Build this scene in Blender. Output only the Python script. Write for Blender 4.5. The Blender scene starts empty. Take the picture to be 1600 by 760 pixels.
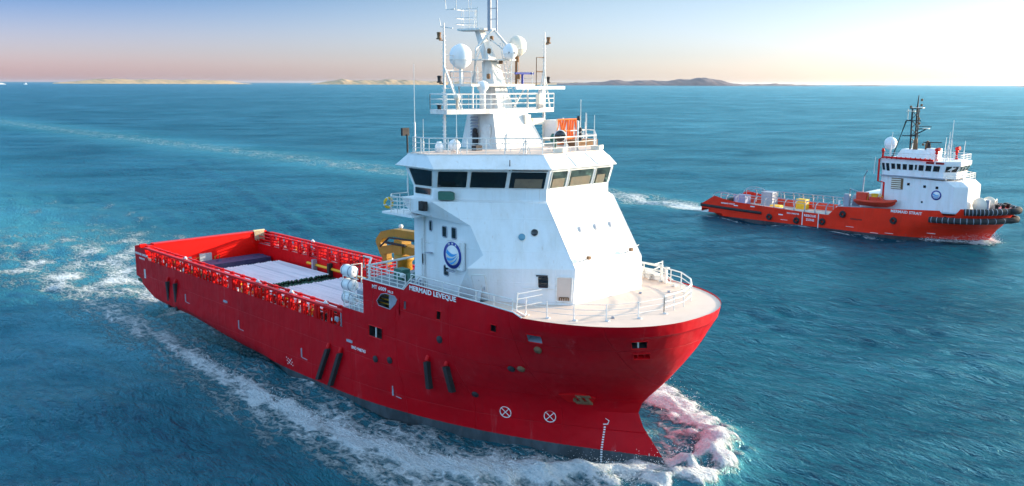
import bpy, bmesh, math, random
import numpy as np
from mathutils import Vector, Matrix
random.seed(7); np.random.seed(7)
R = math.radians
scene = bpy.context.scene
col = scene.collection

# ------------------------------------------------------------ camera, world, sun
CAM = Vector((101.610, -47.358, 25.990)); YAW, PITCH, ROLL, FPX = 2.36943, 0.17556, 0.00357, 1407.3
fwd = Vector((math.cos(YAW)*math.cos(PITCH), math.sin(YAW)*math.cos(PITCH), -math.sin(PITCH)))
rgt = Vector((math.sin(YAW), -math.cos(YAW), 0)); upv = rgt.cross(fwd)
r2 = rgt*math.cos(ROLL) + upv*math.sin(ROLL); u2 = -rgt*math.sin(ROLL) + upv*math.cos(ROLL)
cd = bpy.data.cameras.new('camera'); cam = bpy.data.objects.new('camera', cd); col.objects.link(cam)
cam.matrix_world = Matrix(((r2.x, u2.x, -fwd.x, CAM.x), (r2.y, u2.y, -fwd.y, CAM.y), (r2.z, u2.z, -fwd.z, CAM.z), (0, 0, 0, 1)))
cd.sensor_width = 36; cd.lens = FPX/1600*36; cd.clip_start = 1; cd.clip_end = 90000
scene.camera = cam

SUN_AZ, SUN_EL = 64.0, 10.8
w = bpy.data.worlds.new('World'); scene.world = w; w.use_nodes = True
nt = w.node_tree; N = nt.nodes; L = nt.links
for n in list(N): N.remove(n)
out = N.new('ShaderNodeOutputWorld'); bg = N.new('ShaderNodeBackground'); L.new(bg.outputs[0], out.inputs[0])
sky = N.new('ShaderNodeTexSky'); sky.sky_type = 'NISHITA'; sky.sun_disc = False
sky.sun_elevation = R(SUN_EL); sky.sun_rotation = R(90-SUN_AZ); sky.air_density = 1.0; sky.dust_density = 1.2; sky.ozone_density = 1.4; sky.altitude = 20
tc = N.new('ShaderNodeTexCoord'); sep = N.new('ShaderNodeSeparateXYZ'); L.new(tc.outputs['Generated'], sep.inputs[0])
def sky_ramp(stops):
    r = N.new('ShaderNodeValToRGB'); L.new(sep.outputs[2], r.inputs[0]); c = r.color_ramp
    while len(c.elements) > 1: c.elements.remove(c.elements[-1])
    c.elements[0].position = stops[0][0]; c.elements[0].color = (*stops[0][1], 1)
    for p_, v_ in stops[1:]: c.elements.new(p_).color = (*v_, 1)
    return r.outputs[0]
away = sky_ramp([(0, (.52, .40, .74)), (.03, (.34, .33, .62)), (.09, (.075, .15, .36)), (.20, (.38, .50, .72)), (.45, (.95, 1.0, .92))])
near = sky_ramp([(0, (.44, .48, .82)), (.03, (.31, .36, .62)), (.09, (.23, .27, .40)), (.22, (.78, .88, .95)), (.45, (.95, 1.0, .92))])
dot = N.new('ShaderNodeVectorMath'); dot.operation = 'DOT_PRODUCT'; L.new(tc.outputs['Generated'], dot.inputs[0]); dot.inputs[1].default_value = (math.cos(R(SUN_AZ)), math.sin(R(SUN_AZ)), 0)
azr = N.new('ShaderNodeMapRange'); azr.interpolation_type = 'SMOOTHSTEP'; azr.inputs[1].default_value = -.25; azr.inputs[2].default_value = .45; L.new(dot.outputs['Value'], azr.inputs[0])
tint = N.new('ShaderNodeMixRGB'); L.new(azr.outputs[0], tint.inputs[0]); L.new(away, tint.inputs[1]); L.new(near, tint.inputs[2])
mul = N.new('ShaderNodeMixRGB'); mul.blend_type = 'MULTIPLY'; mul.inputs[0].default_value = 1
L.new(sky.outputs[0], mul.inputs[1]); L.new(tint.outputs[0], mul.inputs[2])
L.new(mul.outputs[0], bg.inputs[0]); bg.inputs[1].default_value = 0.148

sd = bpy.data.lights.new('sun', 'SUN'); sd.energy = 2.0; sd.angle = R(0.6); sd.color = (1.0, 0.80, 0.57)
sun = bpy.data.objects.new('sun', sd); col.objects.link(sun)
sv = Vector((math.cos(R(SUN_AZ))*math.cos(R(SUN_EL)), math.sin(R(SUN_AZ))*math.cos(R(SUN_EL)), math.sin(R(SUN_EL))))
sun.rotation_euler = sv.to_track_quat('Z', 'Y').to_euler(); sun.location = (60, 60, 60)
scene.view_settings.view_transform = 'Standard'; scene.view_settings.look = 'None'
scene.view_settings.exposure = 2.2; scene.view_settings.gamma = 1.0
scene.cycles.max_bounces = 6; scene.cycles.glossy_bounces = 3; scene.cycles.diffuse_bounces = 3

# ------------------------------------------------------------ helpers
def principled(name, base=(.8,.8,.8), rough=.5, metal=0.0, noise=0.0, nscale=2.0, dark=0.6, bump=0.0, bscale=4.0, spec=0.5, streak=False, dirtcol=None, coat=0.0, seams=False):
    m = bpy.data.materials.new(name); m.use_nodes = True
    nt = m.node_tree; b = nt.nodes['Principled BSDF']; N = nt.nodes; L = nt.links
    b.inputs['Roughness'].default_value = rough; b.inputs['Metallic'].default_value = metal
    b.inputs['Specular IOR Level'].default_value = spec; b.inputs['Coat Weight'].default_value = coat
    b.inputs['Base Color'].default_value = (*base, 1)
    t = N.new('ShaderNodeTexCoord')
    if noise > 0:
        mp = N.new('ShaderNodeMapping'); L.new(t.outputs['Object'], mp.inputs[0])
        if streak: mp.inputs['Scale'].default_value = (.05, 1, 1) if streak == 'x' else (1, 1, .16)
        n1 = N.new('ShaderNodeTexNoise'); n1.inputs['Scale'].default_value = nscale; n1.inputs['Detail'].default_value = 8; n1.inputs['Roughness'].default_value = .65
        L.new(mp.outputs[0], n1.inputs[0])
        r = N.new('ShaderNodeMapRange'); r.inputs[1].default_value = .45; r.inputs[2].default_value = .78; r.inputs[4].default_value = noise
        L.new(n1.outputs[0], r.inputs[0])
        mx = N.new('ShaderNodeMixRGB'); L.new(r.outputs[0], mx.inputs[0]); mx.inputs[1].default_value = (*base, 1)
        dc = dirtcol or tuple(c*dark for c in base); mx.inputs[2].default_value = (*dc, 1)
        L.new(mx.outputs[0], b.inputs['Base Color'])
        r3 = N.new('ShaderNodeMapRange'); r3.inputs[3].default_value = max(.05, rough-.08); r3.inputs[4].default_value = min(1, rough+.2)
        L.new(n1.outputs[0], r3.inputs[0]); L.new(r3.outputs[0], b.inputs['Roughness'])
    if seams:      # welded plate: faint raised seams, buckling between frames, rust runs below them
        sp_ = N.new('ShaderNodeSeparateXYZ'); L.new(t.outputs['Object'], sp_.inputs[0])
        def M_(op, a, c):
            x = N.new('ShaderNodeMath'); x.operation = op
            for i, v in ((0, a), (1, c)):
                if isinstance(v, (int, float)): x.inputs[i].default_value = v
                else: L.new(v, x.inputs[i])
            return x.outputs[0]
        diag = M_('ADD', sp_.outputs[0], M_('MULTIPLY', sp_.outputs[1], .8))
        hs = []
        for v, per in ((diag, 2.9), (sp_.outputs[2], 2.1)):
            r_ = N.new('ShaderNodeMapRange'); L.new(M_('PINGPONG', v, per/2), r_.inputs[0]); r_.inputs[1].default_value = 0; r_.inputs[2].default_value = .05; r_.inputs[3].default_value = 1; r_.inputs[4].default_value = 0; hs.append(r_.outputs[0])
        bk = N.new('ShaderNodeTexNoise'); bk.inputs['Scale'].default_value = 1.0; bk.inputs['Detail'].default_value = 2; L.new(t.outputs['Object'], bk.inputs[0])
        hh_ = M_('ADD', M_('MULTIPLY', M_('MAXIMUM', hs[0], hs[1]), .18), M_('MULTIPLY', bk.outputs[0], 1.0))
        bp = N.new('ShaderNodeBump'); bp.inputs['Strength'].default_value = .55; bp.inputs['Distance'].default_value = .09; L.new(hh_, bp.inputs['Height']); L.new(bp.outputs[0], b.inputs['Normal'])
        mp = N.new('ShaderNodeMapping'); mp.inputs['Scale'].default_value = (2.2, 2.2, .09); L.new(t.outputs['Object'], mp.inputs[0])
        rn = N.new('ShaderNodeTexNoise'); rn.inputs['Scale'].default_value = 1.6; rn.inputs['Detail'].default_value = 7; L.new(mp.outputs[0], rn.inputs[0])
        rr_ = N.new('ShaderNodeMapRange'); rr_.inputs[1].default_value = .64; rr_.inputs[2].default_value = .76; rr_.inputs[4].default_value = .38; L.new(rn.outputs[0], rr_.inputs[0])
        mr_ = N.new('ShaderNodeMixRGB'); L.new(rr_.outputs[0], mr_.inputs[0]); src_ = b.inputs['Base Color'].links[0].from_socket; L.new(src_, mr_.inputs[1]); mr_.inputs[2].default_value = (.50, .34, .22, 1); L.new(mr_.outputs[0], b.inputs['Base Color'])
    elif bump > 0:
        n2 = N.new('ShaderNodeTexNoise'); n2.inputs['Scale'].default_value = bscale; n2.inputs['Detail'].default_value = 4
        L.new(t.outputs['Object'], n2.inputs[0])
        bp = N.new('ShaderNodeBump'); bp.inputs['Strength'].default_value = bump; bp.inputs['Distance'].default_value = .05
        L.new(n2.outputs[0], bp.inputs['Height']); L.new(bp.outputs[0], b.inputs['Normal'])
    return m

def hull_mat(name, red, boot, zb):
    """painted steel: red topsides over dark antifouling, plate seams, rust runs, salt"""
    m = bpy.data.materials.new(name); m.use_nodes = True
    nt = m.node_tree; b = nt.nodes['Principled BSDF']; N = nt.nodes; L = nt.links
    b.inputs['Roughness'].default_value = .34; b.inputs['Specular IOR Level'].default_value = .14
    t = N.new('ShaderNodeTexCoord'); s = N.new('ShaderNodeSeparateXYZ'); L.new(t.outputs['Object'], s.inputs[0])
    def noise(scale, vec=None, sc=(1,1,1), det=6, rough=.6):
        mp = N.new('ShaderNodeMapping'); mp.inputs['Scale'].default_value = sc; L.new(t.outputs['Object'], mp.inputs[0])
        n = N.new('ShaderNodeTexNoise'); n.inputs['Scale'].default_value = scale; n.inputs['Detail'].default_value = det; n.inputs['Roughness'].default_value = rough
        L.new(mp.outputs[0], n.inputs[0]); return n.outputs[0]
    def mr(v, a, b_, c=0, d=1):
        r = N.new('ShaderNodeMapRange'); r.inputs[1].default_value = a; r.inputs[2].default_value = b_; r.inputs[3].default_value = c; r.inputs[4].default_value = d
        L.new(v, r.inputs[0]); return r.outputs[0]
    def mix(f, a, c, mode='MIX'):
        x = N.new('ShaderNodeMixRGB'); x.blend_type = mode
        if isinstance(f, float): x.inputs[0].default_value = f
        else: L.new(f, x.inputs[0])
        for i, v in ((1, a), (2, c)):
            if isinstance(v, tuple): x.inputs[i].default_value = (*v, 1)
            else: L.new(v, x.inputs[i])
        return x.outputs[0]
    def math_(op, a, c):
        x = N.new('ShaderNodeMath'); x.operation = op
        for i, v in ((0, a), (1, c)):
            if isinstance(v, (int, float)): x.inputs[i].default_value = v
            else: L.new(v, x.inputs[i])
        return x.outputs[0]
    big = noise(.25, sc=(1,1,1.2), det=3); fine = noise(2.2, sc=(1,1,.12), det=8, rough=.7); spk = noise(9, det=8, rough=.75)
    c1 = mix(mr(big, .35, .7, 0, .6), red, tuple(v*.66 for v in red))
    c2 = mix(mr(fine, .52, .8, 0, .45), c1, (red[0]*.52, red[1]*.9+.004, red[2]*.9+.006))
    c3 = mix(mr(spk, .66, .74, 0, .5), c2, (.16, .09, .07))
    salt = noise(1.1, sc=(1,1,.07), det=9, rough=.72); rust = noise(.9, sc=(1.6,1.6,.05), det=7, rough=.7)
    c3 = mix(mr(salt, .60, .74, 0, .16), c3, (.62, .40, .40))
    c3 = mix(mr(rust, .66, .74, 0, .45), c3, (.20, .05, .03))
    # boot topping, with a worn edge
    bootc = mix(mr(noise(1.3, sc=(1,1,.5)), .4, .7), boot, tuple(v*1.8 for v in boot))
    bootc = mix(mr(noise(3.1, sc=(1,1,.3), det=9), .62, .72, 0, .6), bootc, (.17, .08, .04))
    edge = math_('ADD', s.outputs[2], math_('MULTIPLY', math_('SUBTRACT', noise(4.0), .5), .10))
    f = mr(edge, zb-.03, zb+.03)
    c4 = mix(f, bootc, c3)
    L.new(c4, b.inputs['Base Color'])
    # plate seams: thin grooves as bump
    def seam(v, period, width):
        q = math_('PINGPONG', v, period/2); return mr(q, 0, width, 0, 1)
    sx = seam(s.outputs[0], 6.1, .05); sz = seam(s.outputs[2], 2.35, .035)
    h = math_('MINIMUM', sx, sz)
    h2 = math_('ADD', math_('MULTIPLY', h, .35), math_('MULTIPLY', noise(.55, det=2), 1.6))
    bp = N.new('ShaderNodeBump'); bp.inputs['Strength'].default_value = .6; bp.inputs['Distance'].default_value = .14
    L.new(h2, bp.inputs['Height']); L.new(bp.outputs[0], b.inputs['Normal'])
    L.new(mr(fine, .3, .8, .30, .6), b.inputs['Roughness'])
    return m

M = {}
M['hull'] = hull_mat('red_hull_paint', (.55, .0010, .008), (.045, .055, .062), 1.0)
M['hull_far'] = hull_mat('orange_red_hull_paint', (.95, .036, .012), (.05, .045, .05), .30)
M['red'] = principled('red_paint', (.62, .003, .007), .45, spec=.2, noise=.5, nscale=1.5, dark=.6, bump=.15)
M['red_bright'] = principled('bright_red_paint', (.72, .003, .001), .4, spec=.2, noise=.5, nscale=3, dark=.6)
M['orange_red'] = principled('orange_red_paint', (.72, .045, .012), .45, noise=.4, nscale=2, dark=.6)
M['white'] = principled('white_paint', (.80, .81, .82), .38, noise=.5, nscale=.9, dirtcol=(.60, .55, .48), bump=.3, bscale=.9, streak=True, seams=True)
M['white_trim'] = principled('white_trim_paint', (.76, .75, .72), .5, noise=.6, nscale=3, dirtcol=(.48, .38, .30))
M['mast_white'] = principled('weathered_white_paint', (.74, .73, .70), .5, noise=.85, nscale=1.8, dirtcol=(.46, .38, .32), streak=True, bump=.2)
M['cream'] = principled('cream_radome', (.80, .72, .60), .45, noise=.25, nscale=2)
M['dome'] = principled('white_radome', (.82, .83, .84), .3, noise=.15, nscale=2)
M['deck_pale'] = principled('pale_deck_paint', (.70, .55, .46), .6, noise=.45, nscale=.7, dirtcol=(.56, .43, .36), bump=.1, bscale=8)
M['deck_grey'] = principled('grey_deck', (.22, .25, .28), .7, noise=.6, nscale=1.2, dark=.5)
M['deck_green'] = principled('green_deck', (.05, .16, .12), .7, noise=.6, nscale=1.2, dark=.5)
M['grey'] = principled('grey_steel', (.34, .36, .42), .5, noise=.5, nscale=2, dark=.5)
M['dark'] = principled('dark_interior', (.025, .022, .025), .7, noise=.4, nscale=2, dark=.5)
M['black'] = principled('black_rubber', (.022, .022, .024), .75, noise=.5, nscale=3, dirtcol=(.06, .055, .05), bump=.4, bscale=9)
M['glass'] = principled('dark_window_glass', (.012, .013, .016), .06, spec=.8)
M['yellow'] = principled('crane_ochre_paint', (.36, .19, .010), .5, noise=.6, nscale=2, dirtcol=(.20, .11, .02))
M['yellow_bright'] = principled('yellow_paint', (.85, .50, .02), .5, noise=.4, nscale=3, dark=.6)
M['orange'] = principled('orange_paint', (.85, .18, .02), .5, noise=.5, nscale=3, dark=.6)
M['pipe'] = principled('white_pipe_coating', (.80, .68, .72), .55, noise=.9, nscale=1.8, dirtcol=(.42, .36, .42), streak='x')
M['green'] = principled('dark_green_caps', (.012, .07, .045), .6, noise=.4, nscale=4)
M['blue_tarp'] = principled('dark_blue_tarp', (.035, .035, .11), .6, noise=.8, nscale=3, dirtcol=(.10, .08, .16), bump=.8, bscale=3)
M['tinted'] = principled('tinted_porthole_glass', (.12, .30, .40), .15, spec=.6)
M['blue'] = principled('badge_blue', (.012, .035, .28), .4)
M['lightblue'] = principled('badge_light_blue', (.05, .34, .72), .4)
M['badge_white'] = principled('badge_white', (.8, .8, .8), .4)
M['letter'] = principled('white_lettering', (.82, .80, .80), .5, noise=.3, nscale=6)
M['rope'] = principled('pale_rope', (.55, .46, .30), .9, noise=.5, nscale=10, dark=.5)
M['brown'] = principled('rusty_steel', (.22, .12, .06), .8, noise=.8, nscale=4, dark=.4)

class MB:
    def __init__(s): s.v = []; s.f = []; s.sm = []
    def add(s, vs, fs, smooth=False):
        o = len(s.v); s.v += [tuple(map(float, v)) for v in vs]; s.f += [tuple(i+o for i in f) for f in fs]; s.sm += [smooth]*len(fs); return s
    def box(s, x0, x1, y0, y1, z0, z1):
        vs = [(x, y, z) for x in (x0, x1) for y in (y0, y1) for z in (z0, z1)]
        return s.add(vs, [(0,1,3,2), (4,6,7,5), (0,4,5,1), (2,3,7,6), (0,2,6,4), (1,5,7,3)])
    def obox(s, c, ax, ay, az):
        c, ax, ay, az = map(Vector, (c, ax, ay, az))
        vs = [c+ax*i+ay*j+az*k for i in (-1, 1) for j in (-1, 1) for k in (-1, 1)]
        return s.add(vs, [(0,1,3,2), (4,6,7,5), (0,4,5,1), (2,3,7,6), (0,2,6,4), (1,5,7,3)])
    def tube(s, pts, r=.04, n=6, r1=None, cap=True):
        pts = [Vector(p) for p in pts]; r1 = r if r1 is None else r1
        rings = []
        for i, p in enumerate(pts):
            d = (pts[min(i+1, len(pts)-1)]-pts[max(i-1, 0)])
            if d.length < 1e-9: d = Vector((0, 0, 1))
            d.normalize(); a = d.cross(Vector((0, 0, 1))) if abs(d.z) < .95 else d.cross(Vector((1, 0, 0)))
            a.normalize(); b = d.cross(a); rr = r+(r1-r)*i/max(1, len(pts)-1)
            rings.append([p+a*math.cos(2*math.pi*k/n)*rr+b*math.sin(2*math.pi*k/n)*rr for k in range(n)])
        vs = [v for q in rings for v in q]; fs = []
        for i in range(len(pts)-1):
            for k in range(n): fs.append((i*n+k, i*n+(k+1) % n, (i+1)*n+(k+1) % n, (i+1)*n+k))
        s.add(vs, fs, n >= 6)
        if cap: s.add(rings[0], [tuple(range(n))]); s.add(rings[-1], [tuple(range(n))[::-1]])
        return s
    def prism(s, poly, ext):
        ext = Vector(ext); n = len(poly); a = [Vector(p) for p in poly]; b = [p+ext for p in a]
        return s.add(a+b, [tuple(range(n))[::-1], tuple(range(n, 2*n))]+[(i, (i+1) % n, n+(i+1) % n, n+i) for i in range(n)])
    def patch(s, bl, br, tr, tl, n=8):
        """bilinear patch, so that a twisted quad stays smooth"""
        bl, br, tr, tl = map(Vector, (bl, br, tr, tl)); g = [[bl.lerp(br, i/n).lerp(tl.lerp(tr, i/n), j/n) for j in range(n+1)] for i in range(n+1)]
        return s.add([p for r_ in g for p in r_], [(i*(n+1)+j, (i+1)*(n+1)+j, (i+1)*(n+1)+j+1, i*(n+1)+j+1) for i in range(n) for j in range(n)])
    def quad(s, *ps): return s.add(ps, [tuple(range(len(ps)))])
    def lathe(s, c, axis, prof, n=20):
        """prof: list of (distance along axis, radius)"""
        c = Vector(c); d = Vector(axis).normalized(); a = d.cross(Vector((0, 0, 1))) if abs(d.z) < .9 else d.cross(Vector((1, 0, 0)))
        a.normalize(); b = d.cross(a); vs = []; fs = []
        for h, r in prof: vs += [c+d*h+a*math.cos(2*math.pi*k/n)*r+b*math.sin(2*math.pi*k/n)*r for k in range(n)]
        for i in range(len(prof)-1):
            for k in range(n): fs.append((i*n+k, i*n+(k+1) % n, (i+1)*n+(k+1) % n, (i+1)*n+k))
        fs.append(tuple(range(n))[::-1]); fs.append(tuple(range((len(prof)-1)*n, len(prof)*n)))
        return s.add(vs, fs, True)
    def sphere(s, c, r, n=12, sz=1.0):
        pr = [(-r*sz*math.cos(math.pi*i/n), max(1e-3, r*math.sin(math.pi*i/n))) for i in range(n+1)]
        return s.lathe(c, (0, 0, 1), pr, n+4)
    def build(s, name, mat, parent=None, loc=(0, 0, 0), mats=None, fix=True, kind=None, label=None):
        me = bpy.data.meshes.new(name); me.from_pydata(s.v, [], s.f); me.update()
        for m in (mats or [mat]): me.materials.append(m)
        if any(s.sm): me.polygons.foreach_set('use_smooth', s.sm)
        if fix:
            bm = bmesh.new(); bm.from_mesh(me); bmesh.ops.recalc_face_normals(bm, faces=bm.faces); bm.to_mesh(me); bm.free()
        o = bpy.data.objects.new(name, me); col.objects.link(o); o.location = loc
        if parent is not None: o.parent = parent
        if kind: o['kind'] = kind
        if label: o['label'] = label
        return o

def thing(name, label, cat, loc=(0, 0, 0), rz=0, group=None):
    o = bpy.data.objects.new(name, None); col.objects.link(o); o.location = loc; o.rotation_euler.z = rz
    o['label'] = label; o['category'] = cat
    if group: o['group'] = group
    return o
def tag(o, label, cat, group=None):
    o['label'] = label; o['category'] = cat
    if group: o['group'] = group
    return o
def copy_part(src, parent, loc):
    c = src.copy(); col.objects.link(c); c.parent = parent; c.location = loc
    for ch in src.children:
        g = ch.copy(); col.objects.link(g); g.parent = c
    return c

def text_fit(name, txt, o, xd, yd, width, height, mat, parent, bold=.02, off=0.0):
    """lettering as thin raised mesh, baseline starting at o, scaled to a width and cap height"""
    cu = bpy.data.curves.new('t', 'FONT'); cu.body = txt; cu.size = 1; cu.offset = bold; cu.extrude = .008; cu.space_character = 1.06; cu.resolution_u = 3
    ob = bpy.data.objects.new('t', cu); col.objects.link(ob)
    me = bpy.data.meshes.new_from_object(ob.evaluated_get(bpy.context.evaluated_depsgraph_get()))
    bpy.data.objects.remove(ob)
    xs = [v.co.x for v in me.vertices]; ys = [v.co.y for v in me.vertices]
    me.transform(Matrix.Translation((-min(xs), -min(ys), 0)))
    me.transform(frame4(o, xd, yd) @ Matrix.Diagonal((width/(max(xs)-min(xs)), height/(max(ys)-min(ys)), 1, 1)))
    me.materials.clear(); me.materials.append(mat); me.name = name
    ob = bpy.data.objects.new(name, me); col.objects.link(ob)
    if parent is not None: ob.parent = parent
    return ob
def frame4(o, xd, yd):
    xd = Vector(xd).normalized(); yd = Vector(yd); yd = (yd-xd*yd.dot(xd)).normalized(); z = xd.cross(yd)
    return Matrix(((xd.x, yd.x, z.x, o[0]), (xd.y, yd.y, z.y, o[1]), (xd.z, yd.z, z.z, o[2]), (0, 0, 0, 1)))

def rail(pts, h=1.05, bars=2, sp=1.5, r=.03, name='railing', mat=None, parent=None, closed=False, toprail=None):
    b = MB(); pts = [Vector(p) for p in pts]
    if closed: pts.append(pts[0])
    for i in range(bars+1):
        z = h*(i+1)/(bars+1)
        b.tube([p+Vector((0, 0, z)) for p in pts], r*(1.25 if i == bars else .8), 5)
    for a, c in zip(pts[:-1], pts[1:]):
        n = max(1, round((c-a).length/sp))
        for k in range(n): q = a+(c-a)*k/n; b.tube([q, q+Vector((0, 0, h))], r, 5)
    b.tube([pts[-1], pts[-1]+Vector((0, 0, h))], r, 5)
    return b.build(name, mat or M['white_trim'], parent)

def lerp(a, b, t): return a+(b-a)*t
def V(*a): return Vector(a)
#SECTIONS
# ============================================================ THE LARGE SUPPLY SHIP (ship axes = world axes, stern at x = 0)
ship = thing('supply_ship', 'large red-hulled offshore supply ship with tall white bridge, under way in the foreground', 'ship')
CY = 0.8
def sstep(x, a, b): t = min(1, max(0, (x-a)/(b-a))); return t*t*(3-2*t)
def cs(x): return .25*sstep(x, 54, 68)
def nose(z): return float(np.interp(z, [-1.5, 0, 1, 1.7, 2.4, 3.1, 3.7, 4.3, 5, 5.8, 6.6, 7.5, 8.5, 10.4, 10.5, 11.4], [67.7, 67.9, 67.45, 66.75, 66.0, 65.45, 65.3, 65.55, 66.15, 66.95, 67.65, 68.3, 68.9, 69.65, 69.75, 69.9]))
def zlow(x): return float(np.interp(x, [0, 2, 4.4, 8, 13, 20, 28, 37], [4.3, 3.1, 1.9, .9, 0, -.7, -1.2, -1.5]))
def halfb(x, z):
    xn = nose(z); x0 = float(np.interp(z, [-1.5, 1, 3.5, 6, 8, 10.4, 11.3], [40, 40, 43, 48, 53, 58, 59]))
    B = 8+.4*sstep(z, 9, 11)*sstep(x, 58, 63)
    t = sstep(z, 1, 10.4)**1.15; a = lerp(1.9, 2.3, t); bb = lerp(1.0, .435, t)
    if x <= x0: f = 1.0
    else: u = max(0, 1-(x-x0)/(xn-x0)); f = (1-min(1, (1-u))**a)**bb if u > 0 else 0
    h = B*f
    if x < 37:
        D = float(np.interp(x, [0, 4.4, 13, 28, 37], [.05, .6, 3.0, 3.2, .6])); zl = zlow(x); zt = zl+D
        if z < zt: h *= math.sqrt(max(0, 1-((zt-z)/D)**2))
    return h
def ztop(x):
    return float(np.interp(x, [0, 2.6, 3.6, 41.6, 41.61, 44.6, 44.61, 49.8, 50.5, 61.4, 62.1, 70], [7.75, 7.75, 6.55, 6.55, 8.28, 8.28, 11.05, 11.05, 11.66, 11.5, 11.24, 11.24]))
XM = 45.0
# openings cut through the shell: (x0, x1, z0, z1) in ship x and z, valid on the flat side (x given at the station scale)
HOLES_S = [(45.9, 49.3, 9.0, 10.46), (45.3, 47.2, 6.6, 7.5), (49.85, 50.2, 9.55, 10.2), (53.72, 54.2, 9.5, 10.15),
           (59.3, 59.85, 9.7, 10.25), (62.4, 63.5, 9.5, 10.15), (68.4, 69.0, 9.6, 10.2), (68.45, 69.1, 8.75, 9.2), (2.3, 2.6, 4.4, 5.4)]
def build_shell():
    xs = sorted(set(list(np.arange(0, 45, 1.5)) + list(np.arange(45, 62, 1.0)) + list(np.arange(62, 69.3, .45)) + [2, 2.6, 3.6, 41.6, 41.61, 44.6, 44.61, 49.8, 50.5, 61.4, 62.1, 69.45, 69.65, 69.74, 69.82, 69.9]
                    + [v for h in HOLES_S for v in h[:2]]))
    zs = sorted(set([-1.5, -.7, 0, .5, 1, 1.6, 2.2, 2.9, 3.5, 4.2, 4.7, 5, 5.4, 5.7, 6.4, 7.2, 8, 8.7, 9.4, 10, 10.4, 10.5, 10.9, 11.24, 11.45, 11.7, 6.55, 7.75, 8.28, 11.05] + [v for h in HOLES_S for v in h[2:]]))
    low = [-1.5, -.7, 0, .5, 1, 1.6, 2.2, 2.9, 3.5, 4.2, 4.36]; zs = low+[z for z in zs if z > 4.36]; vrow = dict(zip(low, (0, .012, .04, .09, .17, .28, .42, .57, .72, .87, 1.0)))
    vs = []; idx = {}
    def vert(i, j, sgn):
        x = xs[i]; zl = zlow(x); z = min(max(zs[j], zl), ztop(x)) if zs[j] > 4.36 else zl+(4.36-zl)*vrow[zs[j]]
        X = x if x < XM else XM+(x-XM)*(nose(z)-XM)/(69.9-XM)
        h = halfb(X, z) if x < 69.9 else 0
        key = (round(X, 4), round(cs(X)+sgn*h, 4), round(z, 4))
        if key not in idx: idx[key] = len(vs); vs.append(key)
        return idx[key]
    fs = []
    for sgn in (-1, 1):
        for i in range(len(xs)-1):
            for j in range(len(zs)-1):
                xm = (xs[i]+xs[i+1])/2; zm = (zs[j]+zs[j+1])/2
                if any(h[0] < xm < h[1] and h[2] < zm < h[3] for h in HOLES_S): continue
                q = [vert(i, j, sgn), vert(i+1, j, sgn), vert(i+1, j+1, sgn), vert(i, j+1, sgn)]
                d = []
                for k in q:
                    if k not in d: d.append(k)
                if len(d) >= 3: fs.append(tuple(d if sgn < 0 else d[::-1]))
    b = MB(); b.add(vs, fs, True)
    # transom plate
    b.quad((0, -8, 4.3), (0, 8, 4.3), (0, 8, 7.75), (0, -8, 7.75))
    o = b.build('hull', M['hull'], ship, fix=False)
    o.data.shade_smooth() if hasattr(o.data, 'shade_smooth') else None
    o.data.set_sharp_from_angle(angle=R(28)) if hasattr(o.data, 'set_sharp_from_angle') else None
    return o
hull = build_shell()
def side(x, z, s=-1, off=0.0):
    """point on the shell at true x, z"""
    return Vector((x, cs(x)+s*(halfb(x, z)+off), z))
# plate behind every opening: dark or pale lining boxes set inboard, with a rim
def opening(x0, x1, z0, z1, depth, mat, s=-1, rim=.05):
    k = lambda x, z: side(XM+(x-XM)*(nose(z)-XM)/(69.9-XM) if x > XM else x, z, s)
    a = [k(x0, z0), k(x1, z0), k(x1, z1), k(x0, z1)]
    nrm = (a[1]-a[0]).cross(a[3]-a[0]).normalized()
    if nrm.y*s < 0: nrm = -nrm
    b = MB(); back = [p-nrm*depth for p in a]
    for i in range(4): j = (i+1) % 4; b.quad(a[i], a[j], back[j], back[i])
    b.quad(*back); o = b.build('hull_opening', mat, hull)
    rb = MB(); rb.tube([p+nrm*.01 for p in a+[a[0]]], rim, 4); rb.build('opening_rim', M['red'] if mat is not M['white'] else M['white_trim'], hull)
    return a, nrm
for i, h in enumerate(HOLES_S):
    for s in (-1, 1):
        if i == 0: continue
        mat = {1: M['dark'], 2: M['grey'], 3: M['dark'], 4: M['dark'], 5: M['grey'], 6: M['dark'], 7: M['red'], 8: M['white']}[i]
        a, nrm = opening(*h, {1: .9, 5: .8, 6: .9, 7: .5}.get(i, .35), mat, s)
        if i == 6 and s == -1:
            b = MB(); c_ = (a[0]+a[1]+a[2]+a[3])/4-nrm*.5; b.obox(c_, (.2, 0, 0), (0, .2, 0), (0, 0, .2)); b.build('winch_gear', M['yellow'], hull)
        if i in (1, 6, 7):
            b = MB()
            for t in ((.3, .7) if i == 7 else (.45,)): p = a[0].lerp(a[1], t)-nrm*.12; q = a[3].lerp(a[2], t)-nrm*.12; b.tube([p, q], .06, 5)
            b.build('opening_bar', M['red'] if i == 7 else M['white_trim'], hull)
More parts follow.
